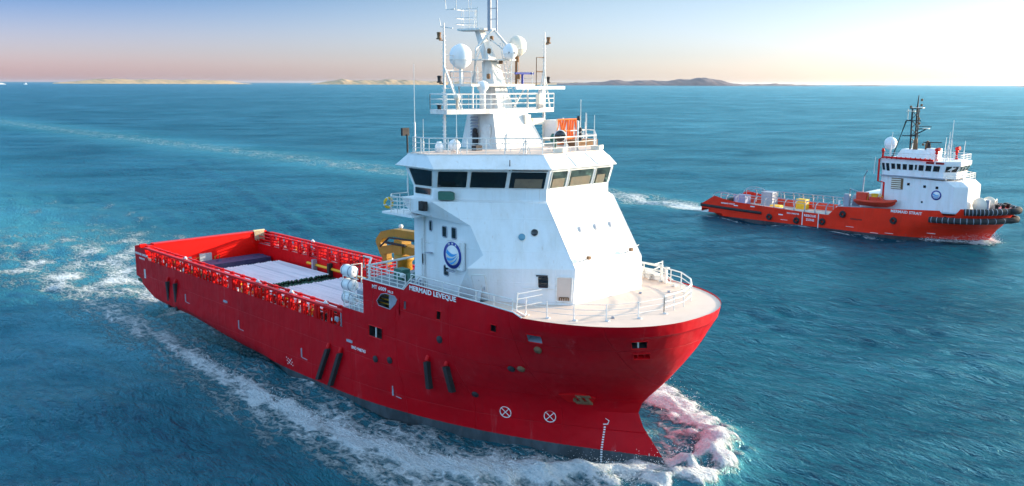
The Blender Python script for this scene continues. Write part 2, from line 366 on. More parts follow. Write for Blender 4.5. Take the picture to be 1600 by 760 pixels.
# the big six-sided window in the side: red plate with a shaped hole, wall behind half white and half dark
for s in (-1, 1):
    x0, x1, z0, z1 = HOLES_S[0]
    inner = [(46.65, 9.28), (48.1, 9.22), (48.75, 9.75), (48.97, 10.1), (48.7, 10.33), (47.6, 10.36), (47.0, 10.22), (46.42, 9.6)]
    outer = [(x0, z0), (47.6, z0), (x1, z0), (x1, 9.9), (x1, z1), (47.9, z1), (x0, z1), (x0, 9.9)]
    b = MB(); Y = lambda d=0: s*(8+d)
    for i in range(8):
        j = (i+1) % 8; b.quad((outer[i][0], Y(), outer[i][1]), (outer[j][0], Y(), outer[j][1]), (inner[j][0], Y(), inner[j][1]), (inner[i][0], Y(), inner[i][1]))
    b.build('window_plate', M['hull'], hull)
    b = MB(); b.tube([(x, Y(.01), z) for x, z in inner+[inner[0]]], .03, 5); b.build('window_rim', M['grey'], hull)
    b = MB(); b.box(45.9, 47.15, min(s*5.6, s*6.2), max(s*5.6, s*6.2), 8.95, 10.6); b.box(45.9, 49.2, min(s*6.0, s*7.9), max(s*6.0, s*7.9), 8.88, 8.94); b.build('store_lining', M['brown'], hull)
    b = MB(); b.box(47.55, 49.2, min(s*7.7, s*7.6), max(s*7.7, s*7.6), 9.02, 10.4); b.build('store_wall', M['grey'], hull)
    b = MB(); [b.tube([(45.95, s*7.5, z), (47.5, s*7.5, z)], .06, 5) for z in (9.35, 9.7, 10.05)]; b.build('store_pipe', M['yellow'], hull)
# capping strips along the upper edge of the plating
for s in (-1, 1):
    b = MB(); b.tube([side(x, ztop(x+.001), s) for x in (44.62, 47, 49.8, 50.5, 54, 58, 61.4, 62.1)], .05, 5); b.build('edge_capping', M['white_trim'], hull)
# vertical fender bars on the side
fb = [((39.6, 4.31), (37.96, 1.31)), ((41.38, 4.32), (39.8, 1.2)), ((52.33, 6.07), (51.53, 3.64)), ((54.14, 6.06), (53.53, 3.76)), ((8.67, 5.01), (7.9, 1.96)), ((10.57, 5.11), (9.7, 1.93))]
for (xa, za), (xb, zb_) in fb:
    for s in (-1, 1):
        p = side(xa, za, s, .16); q = side(xb, zb_, s, .16); b = MB()
        b.obox((p+q)/2, (q-p)/2, V(.20, 0, .02), V(0, .2, 0)); b.build('side_fender', M['black'], hull)
        b = MB(); b.tube([p+V(0, s*.05, .1), p+V(0, s*-.15, .45)], .16, 8); b.build('fender_head', M['red'], hull)
# ladders of draught marks and small rubbing brackets
def lshape(x, z):
    b = MB(); b.obox(side(x, z, -1, .02), (.055, 0, 0), (0, .05, 0), (0, 0, .40)); b.obox(side(x+.45, z-.45, -1, .02), (.4, 0, -.02), (0, .03, 0), (0, 0, .025)); return b
for x, z in ((12.6, 3.9), (24, 3.3), (35.2, 3.0), (47.6, 2.6)): lshape(x, z).build('pilot_marker', M['grey'], hull)
for x, z in ((42.6, 5.6), (21.5, 5.1)):
    b = MB(); b.obox(side(x, z, -1, .03), (.38, 0, 0), (0, .05, 0), (0, 0, .10)); b.build('scupper_plate', M['grey'], hull)
for x, z in ((46.1, 4.9), (47.9, 5.2), (53.9, 8.1), (55.3, 3.9), (59.75, 7.02), (60.5, 7.14), (62.5, 9.0)):
    p = side(x, z, -1, 0); q = side(x+.1, z, -1, 0); b = MB(); t = (q-p).normalized(); n_ = (side(x, z+.1, -1)-p).cross(t).normalized()
    b.lathe(p-n_*.1, n_, [(0, .27), (.12, .27), (.13, .2), (.2, .2)], 14); b.build('overboard_discharge', M['brown'] if x > 60 else M['dark'], hull)
# name, type and number painted on the side
TS = lambda x, z, y=-8.012: frame4((x, y, z), (1, 0, -.012), (0, 0, 1))
for s_ in (-1, 1):
    Yf = lambda x, z: frame4((x if s_ < 0 else 2*0-0+x, s_*8.014, z), (-s_, 0, 0), (0, 0, 1))
    def lab(name, txt, x0, x1, z, h, bold):
        text_fit(name, txt, (x0 if s_ < 0 else x1, s_*8.014, z), (-s_, 0, 0), (0, 0, 1), x1-x0, h, M['letter'], hull, bold)
    lab('ship_name', 'MERMAID LEVEQUE', 50.5, 55.7, 11.06, .44, .03)
    lab('type_lettering', 'MT 6009', 45.85, 47.65, 10.50, .30, .02); lab('type_lettering', 'Mk.II', 47.85, 48.5, 10.47, .2, .015)
    lab('number_lettering', 'IMO 948743', 42.85, 44.75, 5.03, .27, .02)
    lab('stern_name', 'MERMAID LEVEQUE', .15, 3.5, 6.82, .30, .02); lab('port_name', 'FREMANTLE', 1.15, 2.6, 6.42, .21, .015)
# draught figures and thruster symbols near the stem
def surf_frame(x, z, s=-1, off=.03):
    p = side(x, z, s, 0); t = (side(x+.1, z, s)-side(x-.1, z, s)).normalized(); u = (side(x, z+.1, s)-side(x, z-.1, s)).normalized(); n_ = t.cross(u)
    if s*n_.y < 0: n_ = -n_
    return p+n_*off, t, u, n_
for x, z in ((57.2, 2.75), (60.2, 2.86)):
    for s in (-1, 1):
        p, t, u, n_ = surf_frame(x, z, s, .05); b = MB()
        b.tube([p+t*.42*math.cos(k*math.pi/12)+u*.42*math.sin(k*math.pi/12) for k in range(25)], .035, 4)
        b.tube([p-t*.3-u*.3, p+t*.3+u*.3], .03, 4); b.tube([p-t*.3+u*.3, p+t*.3-u*.3], .03, 4); b.build('thruster_mark', M['letter'], hull)
b = MB()
for k in range(15):
    p, t, u, n_ = surf_frame(63.6+.015*k, 2.5-.165*k, -1, .02); b.obox(p, t*.07, u*.05, n_*.012)
b.build('draught_scale', M['letter'], hull)
p, t, u, n_ = surf_frame(63.65, 3.05, -1, .03); b = MB()
b.tube([p+t*.15+u*.45, p-t*.12+u*.25, p-t*.1+u*.05, p+t*.15-u*.1, p+t*.1-u*.35, p-t*.2-u*.38], .05, 4); b.build('draught_symbol', M['letter'], hull)
b = MB()
for k in range(12):
    p, t, u, n_ = surf_frame(32.6+.28*(k % 4)+.1*(k//4), 2.0-.2*(k//4)-.07*(k % 3), -1, .02); b.obox(p, t*.035, u*.05, n_*.012)
b.build('draught_scale', M['letter'], hull)
# anchor pocket with rust, each side
for s in (-1, 1):
    c, t, u, n_ = surf_frame(62.6, 4.7, s, .0); b = MB()
    pk = [c-t*1.1-u*.55, c+t*.6-u*.5, c+t*1.2+u*.3, c+t*.3+u*.75, c-t*1.3+u*.45]
    b.prism([q+n_*.0 for q in pk], n_*.10); b.build('anchor_pocket', M['red'], hull)
    b = MB(); cc = c+n_*.16; b.obox(cc+t*.1, t*.09, u*.5, n_*.09); b.obox(cc-u*.35+t*.1, t*.55, u*.12, n_*.10)
    b.obox(cc-t*.40-u*.05, (t*.35+u*.55)*.35, (u*.2-t*.1)*.5, n_*.06); b.obox(cc+t*.55, (u*.5)*.6, t*.1, n_*.06)
    b.obox(c+t*.4+u*.45+n_*.12, t*.5+u*.03, u*.12, n_*.04); b.build('anchor', M['brown'], hull)
# ---------------- decks
def outline(z, inset, xa):
    xs = [xa]+list(np.arange(math.ceil(xa)+1, 66, 1.0))+list(np.arange(66, 69.8, .3))+[69.75-inset*.9]
    st = [(x, cs(x)-max(0, halfb(x, z)-inset)) for x in xs]; pt = [(x, cs(x)+max(0, halfb(x, z)-inset)) for x in xs]
    return st+pt[::-1]
b = MB(); b.add([(x, y, 11.16) for x, y in outline(11.2, .03, 57.0)], [tuple(range(len(outline(11.2, .03, 57.0))))]); b.build('foredeck', M['deck_pale'], ship)
b = MB(); b.box(44.6, 57.02, -7.96, 7.96, 10.72, 11.02); b.build('upper_deck', M['deck_grey'], ship)
b = MB(); b.box(.1, 45, -7.9, 7.9, 3.7, 4.0); b.build('main_deck', M['green'], ship)
b = MB(); [b.tube([(18.0+.35*k, -6.2, 4.25+.22*(k % 3)), (18.05+.35*k, 6.2, 4.3+.22*(k % 3))], .19, 6) for k in range(7)]; b.build('dunnage_roll', M['green'], ship, kind='stuff')
b = MB(); b.box(44.9, 45.1, -7.9, 7.9, 4.0, 10.72); b.build('aft_bulkhead', M['white'], ship)
for s in (-1, 1):
    b = MB(); b.box(41.6, 45, min(s*5.0, s*7.9), max(s*5.0, s*7.9), 8.1, 8.22); b.build('raft_platform', M['grey'], ship)
# ---------------- cargo rails: inner wall, ledge, posts, bars and cap
for s in (-1, 1):
    cr_ = bpy.data.objects.new('crash_rail', None); col.objects.link(cr_); cr_.parent = ship
    b = MB(); b.box(.9, 41.6, s*6.75, s*6.95, 4.0, 6.05 if s < 0 else 6.35); b.build('inner_wall', M['red'], cr_)
    b = MB(); b.box(.9, 41.6, s*6.95, s*7.97, 6.28, 6.36); b.build('ledge', M['grey'], cr_)
    b = MB(); b.box(2.4, 41.9, min(s*7.6, s*7.95), max(s*7.6, s*7.95), 7.66, 7.86); b.build('cap_rail', M['red'], cr_)
    b = MB(); b.box(2.4, 41.9, min(s*6.78, s*6.92), max(s*6.78, s*6.92), 7.64, 7.78); b.build('inner_rail', M['red'], cr_)
    for z in (6.55, 6.92, 7.3):
        b = MB(); b.box(.9, 41.6, s*6.80, s*6.92, z-.05, z+.05); b.build('horizontal_bar', M['red'], cr_)
    pb = MB(); pb.prism([(-.10, s*7.9, 6.36), (-.10, s*7.45, 6.36), (-.10, s*7.55, 7.6), (-.10, s*7.9, 7.6)], (.20, 0, 0)); pb.box(-.22, .22, s*6.72, s*7.0, 6.1, 7.8); pb.box(-.05, .05, s*6.95, s*7.5, 6.36, 7.0)
    p0 = pb.build('rail_post', M['red'], cr_, loc=(4.2, 0, 0)); k = 4.2
    while k < 40.3: k += 2.08; copy_part(p0, cr_, (k, 0, 0))
    pb = MB(); pb.box(-.05, .05, s*7.82, s*7.94, 6.3, 7.6)
    p0 = pb.build('thin_post', M['red_bright'], cr_, loc=(4.9, 0, 0)); k = 4.9
    while k < 40: k += .69; copy_part(p0, cr_, (k, 0, 0))
    wp = MB(); wp.box(-.35, .35, s*7.2, s*7.97, 6.3, 7.62)
    p0 = wp.build('wide_post', M['red'], cr_, loc=(22.6, 0, 0)); copy_part(p0, cr_, (13.4, 0, 0)) if s > 0 else None
    # valves, pipes, hoses on the ledge
    for mat, cnt, nm in ((M['red_bright'], 120, 'valve'), (M['red'], 150, 'valve'), (M['black'], 36, 'hose'), (M['yellow_bright'], 22, 'valve_tag'), (M['letter'], 110, 'light_fitting'), (M['brown'], 60, 'pipe_fitting')):
        b = MB()
        for k in range(cnt if s < 0 else cnt//2):
            x = random.uniform(4.4, 40.8); y = s*random.uniform(7.05, 7.8); z = 6.37+random.random()**1.3*.85
            q = random.random()
            if nm == 'hose': b.tube([(x+.35*math.cos(a)*random.uniform(.7, 1), y, 6.8+.3*math.sin(a)) for a in np.linspace(0, 5.5, 9)], .05, 5)
            elif q < .3: b.lathe((x, y, z), (random.uniform(-.3, .3), s, .2), [(0, .17), (.04, .2), (.08, .17)], 9)
            elif q < .65: b.tube([(x, y, 6.37), (x, y, z), (x+random.uniform(-.6, .6), y, z+random.uniform(-.1, .1))], random.uniform(.035, .08), 5)
            elif q < .85: b.box(x-.08, x+.1, y-.09, y+.09, z-.12, z+.12)
            else: b.tube([(x-.7, y, z), (x+.9, y, z)], .045, 5)
        b.build(nm, mat, cr_, kind='stuff')
    for xx in (12.2, 27.3, 38.6, 33.2):
        b = MB(); b.lathe((xx, s*7.6, 7.86), (0, 0, 1), [(0, .12), (.2, .16), (.3, .05)], 8); b.tube([(xx-.3, s*7.6, 7.9), (xx+.35, s*7.6, 7.96)], .07, 6); b.build('floodlight', M['letter'], cr_)
# lower end of starboard rail: lamp on bracket
b = MB(); b.lathe((41.0, -7.95, 7.15), (0, -1, -.2), [(0, .14), (.2, .26), (.24, .22)], 12); b.tube([(41.3, -7.9, 6.5), (41.3, -7.9, 7.7)], .06); b.build('deck_lamp', M['grey'], ship)
# stern bulwark
st_ = bpy.data.objects.new('stern_bulwark', None); col.objects.link(st_); st_.parent = ship
b = MB(); b.box(.05, .9, -6.9, 7.9, 4.0, 7.7); b.build('stern_wall', M['red_bright'], st_)
b = MB(); b.box(-.02, 1.0, -6.2, 7.95, 7.7, 7.86); b.build('stern_cap', M['red_bright'], st_)
b = MB(); b.box(.9, 1.05, -3.6, -1.9, 4.0, 5.8); b.box(.9, 1.05, -.9, .6, 4.0, 6.0); b.build('stern_door', M['grey'], st_)
for y in (-1.6, .9): b = MB(); b.tube([(1.2, y, 4.0), (1.2, y, 5.5), (1.35, y+.5, 5.7), (1.35, y+.5, 4)], .07, 6); b.build('towing_pin', M['yellow'], st_)
b = MB()
for k in range(9): b.tube([(1.05, 6.3+k*.15, 7.9), (1.12, 6.3+k*.15, 7.1+.25*random.random()), (1.08, 6.35+k*.15, 6.7+.3*random.random())], .06, 5)
b.tube([(.9, 6.2, 7.95), (.9, 7.7, 7.95)], .13, 6); b.build('mooring_rope', M['rope'], st_)
b = MB(); b.box(.2, 2.6, -7.9, -6.95, 6.9, 7.1); b.box(.25, .6, -7.6, -6.9, 7.1, 7.9); b.box(1.6, 2.1, -7.7, -7.0, 7.1, 7.7); b.build('stern_fairlead', M['red_bright'], st_)
# pipe and dark uprights on the port inner wall
b = MB(); b.tube([(12.5, 6.62, 5.62), (25, 6.62, 5.55), (41, 6.62, 5.5)], .16, 8); b.build('fuel_line', M['yellow_bright'], ship)
for x in (14.2, 17.4, 21.3): b = MB(); b.box(x-.18, x+.18, 6.2, 6.72, 4.0, 6.25); b.build('cargo_stanchion', M['black'] if x > 15 else M['grey'], ship)
# ---------------- deck cargo: two stows of white coated pipe
def stow(x0, x1, lab, grp):
    t = thing('pipe_stow', lab, 'pipe stack', (x0, 0, 4.0), group=grp)
    b = MB(); b.local = True; g = MB(); r = .155; n = int(12.6/(2*r)); rows = 4
    for k in range(n):
        for j in range(rows):
            y = -6.3+r+k*2*r; z = r+.02+j*2*r*.98
            if j < rows-1 and 1 < k < n-2: pass
            xa = random.uniform(-.22, .12); xb = x1-x0+random.uniform(-.15, .25)
            if j == rows-1 or k in (0, n-1): b.tube([(xa, y, z), (xb, y, z)], r*.98, 8, cap=False)
            g.lathe((xb-.02, y, z), (1, 0, 0), [(0, r*.97), (.10, r*.99)], 8)
            g.lathe((xa, y, z), (1, 0, 0), [(0, r*.97), (.06, r*.99)], 8)
    b.build('pipes', M['pipe'], t, kind='stuff'); g.build('end_caps', M['green'], t, kind='stuff')
    b = MB()
    for x in (.25, .75):
        b.box((x1-x0)*x-.04, (x1-x0)*x+.04, -6.35, 6.35, rows*2*r+.01, rows*2*r+.035)
    return t
stow(7.05, 17.9, 'aft stack of white coated pipes on the cargo deck, next to the stern wall', 'pipe stacks')
stow(20.5, 32.0, 'forward stack of white coated pipes on the cargo deck, nearest the life raft drums', 'pipe stacks')
# blue bundles at the stern wall
b = MB()
for k in range(26):
    y = -1.2+7.4*k/25; z = 4.0+.55+.25*math.sin(k*1.3); b.sphere((3.1+random.uniform(-.5, .5), y, z+random.uniform(.1, .3)), .42, 6, .8)
b.box(1.7, 4.6, -1.4, 6.4, 4.0, 5.25)
tag(b.build('tarpaulin_bundle', M['blue_tarp'], None), 'dark blue covered bundle piled against the red stern wall', 'tarpaulin bundle')
#LEV2
# ============================================================ SUPERSTRUCTURE of the supply ship
sup = bpy.data.objects.new('superstructure', None); col.objects.link(sup); sup.parent = ship
def Y(d, s): return CY + s*d          # d = distance from the house centre line, s = -1 starboard, +1 port
# ring of points per level: (x, d, z)
Zk, Zl, Zb, Zs, Zw, Ze, Zr = 13.6, 17.85, 17.98, 18.75, 20.12, 20.2, 21.08
F = {'base': (61.95, 3.75, 11.1), 'knuck': (62.0, 3.6, Zk), 'ledge': (59.25, 3.55, Zl), 'band': (58.95, 3.3, Zb), 'sill': (58.95, 3.3, Zs), 'wtop': (59.35, 3.35, Zw), 'eave': (59.55, 3.45, Ze), 'roof': (58.3, 2.95, Zr)}
S_ = {'base': (55.9, 7.3, 11.1), 'knuck': (56.3, 8.2, Zk), 'ledge': (53.1, 8.75, Zl), 'band': (52.75, 8.35, Zb), 'sill': (52.75, 8.25, Zs), 'wtop': (53.5, 8.75, Zw), 'eave': (54.0, 9.25, Ze), 'roof': (52.9, 8.95, Zr)}
A_ = {'ledge': (50.6, 8.75, Zl), 'band': (50.6, 8.35, Zb), 'sill': (50.6, 8.35, Zs), 'wtop': (49.9, 8.55, Zw), 'eave': (49.3, 8.95, Ze), 'roof': (50.6, 8.75, Zr)}
def P(t, s): return Vector((t[0], Y(t[1], s), t[2]))
XA = 49.4; DA = 7.42
b = MB()
# front wall: raked and vertical parts
b.quad(P(F['base'], -1), P(F['base'], 1), P(F['knuck'], 1), P(F['knuck'], -1))
b.quad(P(F['knuck'], -1), P(F['knuck'], 1), P(F['ledge'], 1), P(F['ledge'], -1))
b.quad(P(F['ledge'], -1), P(F['ledge'], 1), P(F['band'], 1), P(F['band'], -1))
for s in (-1, 1):
    wA = [Vector((XA, Y(DA, s), 11.0)), Vector((56.6, Y(DA, s), 11.0)), Vector((57.28, Y(DA, s), 13.95)), Vector((55.66, Y(DA, s), 16.3)), Vector((XA, Y(DA, s), 16.6))]
    b.quad(*wA)
    mid_b = Vector((59.3, Y(5.75, s), 11.1)); mid_k = Vector((59.2, Y(5.95, s), Zk))
    lb = Vector((54.4, Y(7.65, s), 11.0)); lk = Vector((56.4, Y(8.4, s), Zk-.05)); sb = P(S_['base'], s)
    # lower block
    b.patch(P(F['base'], s), P(F['knuck'], s), mid_k, mid_b); b.patch(mid_b, mid_k, lk, sb); b.quad(sb, lk, lb)
    b.quad(lb, lk, wA[2], Vector((54.2, Y(DA, s), 11.0)))
    # slanted face
    led_f, led_s = P(F['ledge'], s), P(S_['ledge'], s)
    b.quad(P(F['knuck'], s), mid_k, led_s, led_f) if False else None
    b.quad(led_f, P(F['knuck'], s), mid_k); b.quad(led_f, mid_k, lk); b.quad(led_f, lk, wA[2]); b.quad(led_f, wA[2], wA[3]); b.quad(led_f, wA[3], led_s)
    wing = Vector((50.9, Y(8.72, s), 16.85)); wa = Vector((XA, Y(8.0, s), 16.9)); la = P(A_['ledge'], s)
    b.quad(led_s, wA[3], wing); b.quad(wing, wA[3], wA[4], wa); b.quad(led_s, wing, la); b.quad(la, wing, wa, Vector((XA, Y(8.6, s), Zl)))
    # ledge and wheelhouse band below the windows
    ad = P(A_['band'], s); b.quad(led_f, led_s, P(S_['band'], s), P(F['band'], s)); b.quad(led_s, la, ad, P(S_['band'], s))
    b.patch(P(F['band'], s), P(S_['band'], s), P(S_['sill'], s), P(F['sill'], s)); b.quad(P(S_['band'], s), ad, P(A_['sill'], s), P(S_['sill'], s))
    # window band
    b.patch(P(F['sill'], s), P(S_['sill'], s), P(S_['wtop'], s), P(F['wtop'], s)); b.patch(P(S_['sill'], s), P(A_['sill'], s), P(A_['wtop'], s), P(S_['wtop'], s))
    # soffit and fascia
    for k0, k1 in (('wtop', 'eave'), ('eave', 'roof')):
        b.patch(P(F[k0], s), P(S_[k0], s), P(S_[k1], s), P(F[k1], s)); b.patch(P(S_[k0], s), P(A_[k0], s), P(A_[k1], s), P(S_[k1], s))
b.quad(P(F['band'], -1), P(F['band'], 1), P(F['sill'], 1), P(F['sill'], -1)); b.quad(P(F['sill'], -1), P(F['sill'], 1), P(F['wtop'], 1), P(F['wtop'], -1))
b.quad(P(F['wtop'], -1), P(F['wtop'], 1), P(F['eave'], 1), P(F['eave'], -1)); b.quad(P(F['eave'], -1), P(F['eave'], 1), P(F['roof'], 1), P(F['roof'], -1))
# aft walls
b.quad((XA, Y(DA, -1), 11), (XA, Y(DA, 1), 11), (XA, Y(DA, 1), 16.6), (XA, Y(DA, -1), 16.6))
b.quad((XA, Y(DA, -1), 16.6), (XA, Y(DA, 1), 16.6), (XA, Y(8.6, 1), Zl), (XA, Y(8.6, -1), Zl))
b.quad(P(A_['band'], -1), P(A_['band'], 1), P(A_['sill'], 1), P(A_['sill'], -1)); b.quad(P(A_['sill'], -1), P(A_['sill'], 1), P(A_['wtop'], 1), P(A_['wtop'], -1)); b.quad(P(A_['wtop'], -1), P(A_['wtop'], 1), P(A_['eave'], 1), P(A_['eave'], -1)); b.quad(P(A_['eave'], -1), P(A_['eave'], 1), P(A_['roof'], 1), P(A_['roof'], -1))
b.quad((XA, Y(8.75, -1), Zl), (XA, Y(8.75, 1), Zl), (50.6, Y(8.75, 1), Zl), (50.6, Y(8.75, -1), Zl))
b.quad(P(F['roof'], -1), P(F['roof'], 1), P(S_['roof'], 1), P(A_['roof'], 1), P(A_['roof'], -1), P(S_['roof'], -1))
b.build('house_walls', M['white'], sup)
b = MB(); ro = [(58.1, 2.9), (52.85, 8.85), (50.7, 8.65)]
b.prism([(x, Y(d, -1), Zr+.01) for x, d in ro]+[(x, Y(d, 1), Zr+.01) for x, d in ro[::-1]], (0, 0, .05)); b.build('roof_deck', M['deck_pale'], sup)
# raised seams over the fascia and edge beads
b = MB()
for s in (-1, 1):
    b.tube([P(A_['eave'], s), P(S_['eave'], s), P(F['eave'], s)], .045, 5); b.tube([P(A_['roof'], s), P(S_['roof'], s), P(F['roof'], s)], .04, 5)
    b.tube([P(F['ledge'], s), P(F['knuck'], s)], .03, 5)
b.tube([P(F['eave'], -1), P(F['eave'], 1)], .045, 5); b.tube([P(F['roof'], -1), P(F['roof'], 1)], .04, 5)
for t in (.38, .72): b.tube([P(F['roof'], -1).lerp(P(F['roof'], 1), t)+V(.02, 0, 0), P(F['eave'], -1).lerp(P(F['eave'], 1), t)+V(.02, 0, .01)], .022, 4)
b.build('edge_bead', M['white_trim'], sup)

def pane(bl, br, tr, tl, u0, u1, v0, v1, name='window', mat=None, corner=.10, proud=.03, frame=.05, parent=None, u0t=None, u1t=None, fmat=None):
    """a rounded pane on the quad bl-br-tr-tl with its own frame"""
    bl, br, tr, tl = map(Vector, (bl, br, tr, tl))
    f = lambda u, v: bl.lerp(br, u).lerp(tl.lerp(tr, u), v)
    n_ = (br-bl).cross(tl-bl).normalized()
    u0t = u0 if u0t is None else u0t; u1t = u1 if u1t is None else u1t
    wu = max(1e-3, (f(u1, v0)-f(u0, v0)).length); wv = max(1e-3, (f(u0, v1)-f(u0, v0)).length)
    cu, cv = corner/wu, corner/wv; pts = []; uv = []
    for (cx, cy, a0) in ((u1-cu*(u1-u0), v0+cv*(v1-v0), -90), (u1-cu*(u1-u0), v1-cv*(v1-v0), 0), (u0+cu*(u1-u0), v1-cv*(v1-v0), 90), (u0+cu*(u1-u0), v0+cv*(v1-v0), 180)):
        for k in range(4):
            a = R(a0+30*k); u = cx+math.cos(a)*cu*(u1-u0); v = cy+math.sin(a)*cv*(v1-v0)
            w_ = (v-v0)/(v1-v0); lo = lerp(u0, u0t, w_); hi = lerp(u1, u1t, w_); u = lo+(u-u0)/(u1-u0)*(hi-lo)
            pts.append(f(u, v)); uv.append((u, v))
    uc = sum(q[0] for q in uv)/16; vc = sum(q[1] for q in uv)/16; rings = []
    for k in (1, .75, .5, .25): rings += [f(lerp(uc, u, k), lerp(vc, v, k))+n_*proud for u, v in uv]
    b = MB(); b.add(rings+[f(uc, vc)+n_*proud], [(i*16+j, i*16+(j+1) % 16, (i+1)*16+(j+1) % 16, (i+1)*16+j) for i in range(3) for j in range(16)]+[(48+j, 48+(j+1) % 16, 64) for j in range(16)])
    o = b.build(name, mat or M['glass'], parent or sup, fix=False)
    if frame:
        c = sum(pts, Vector())/len(pts); b = MB(); b.tube([c+(p-c)*(1+frame*.4/max(.1, (p-c).length))+n_*.025 for p in pts+[pts[0]]], frame*.62, 5)
        b.build('window_frame', fmat or M['white_trim'], parent or sup)
    return o
# orientation: quads are given so that the normal points outward
fs_, fp_ = P(F['sill'], -1), P(F['sill'], 1); ft, fpt = P(F['wtop'], -1), P(F['wtop'], 1)
for u0, u1 in ((.035, .27), (.315, .685), (.73, .965)): pane(fs_, fp_, fpt, ft, u0, u1, .06, .92, frame=.06)
interior_tan = principled('tan_lit_interior', (.20, .15, .10), .3, noise=.8, nscale=2.5, dirtcol=(.12, .09, .07), spec=.6)  # flat tan panels on the panes, painted to imitate the lit interior behind
for u0, u1 in ((.06, .245), (.345, .66), (.76, .90)): pane(fs_, fp_, fpt, ft, u0, u1, .10, .55, name='painted_interior', mat=interior_tan, frame=0, proud=.045, corner=.04)
pane(P(S_['sill'], -1), P(F['sill'], -1), P(F['wtop'], -1), P(S_['wtop'], -1), .71, .95, .09, .56, name='painted_interior', mat=interior_tan, frame=0, proud=.045, corner=.04)
for s in (-1, 1):
    q = [P(S_['sill'], s), P(F['sill'], s), P(F['wtop'], s), P(S_['wtop'], s)]
    q2 = [P(A_['sill'], s), P(S_['sill'], s), P(S_['wtop'], s), P(A_['wtop'], s)]
    q3 = [P(A_['band'], s), P(S_['band'], s), P(S_['sill'], s), P(A_['sill'], s)]
    fl = (lambda q: q) if s < 0 else (lambda q: [q[1], q[0], q[3], q[2]])
    fu = (lambda a, b_: (a, b_)) if s < 0 else (lambda a, b_: (1-b_, 1-a))
    for (a0, a1) in ((.03, .29), (.32, .635), (.665, .975)): u = fu(a0, a1); pane(*fl(q), u[0], u[1], .05, .92, frame=.06)
    u = fu(.12, .93); pane(*fl(q2), u[0], u[1], .05, .94, frame=.06)
    u = fu(.1, .9); pane(*fl(q3), u[0], u[1], .30, .92, frame=.05)
# visor pipe above a side window and wipers
b = MB(); b.tube([P(F['wtop'], -1).lerp(P(S_['wtop'], -1), t)+V(.12, -.12, -.02) for t in (.02, .33)], .035, 5)
b.tube([P(F['wtop'], -1).lerp(P(S_['wtop'], -1), .35)+V(.05, -.05, .7), P(F['wtop'], -1).lerp(P(S_['wtop'], -1), .35)+V(.1, -.1, -.05)], .035, 5)
for t in (.18, .5, .85): q_ = fs_.lerp(fp_, t); b.tube([q_+V(.05, 0, .1), q_+V(.3, .35, 1.05)], .02, 4)
b.build('wiper', M['dark'], sup)
# portholes
def port(c, n_, r=.3, mat=None):
    b = MB(); c = Vector(c); n_ = Vector(n_).normalized(); b.lathe(c, n_, [(-.02, r), (.03, r), (.04, r*.85)], 20); o = b.build('porthole', M['white_trim'], sup)
    b = MB(); b.lathe(c+n_*.042, n_, [(0, r*.82), (.008, r*.8)], 20); b.build('porthole_glass', mat or M['glass'], o)
def slanted(u, v, s=-1):      # on the front raked face
    k = P(F['knuck'], -1).lerp(P(F['knuck'], 1), u); l = P(F['ledge'], -1).lerp(P(F['ledge'], 1), u); return k.lerp(l, v)
nf = (P(F['knuck'], 1)-P(F['knuck'], -1)).cross(P(F['ledge'], -1)-P(F['knuck'], -1)).normalized()
if nf.x < 0: nf = -nf
for u in (.30, .53, .76): port(slanted(u, .555), nf, .27, M['grey'])
lf, kf, kl, ll = P(F['ledge'], -1), P(F['knuck'], -1), Vector((56.4, Y(8.4, -1), Zk-.05)), P(S_['ledge'], -1)
for s in (-1, 1):
    mk = Vector((59.2, Y(5.95, s), Zk)); lf = P(F['ledge'], s); lk = Vector((56.4, Y(8.4, s), Zk-.05))
    n_ = (mk-lf).cross(lk-lf).normalized()
    if n_.y*s < 0: n_ = -n_
    for a_, b_, mt in ((.30, .22, M['tinted'] if s < 0 else None), (.43, .02, None)):
        c = lf+(mk-lf)*a_+(lk-lf)*b_; port(c, n_, .30, mt)
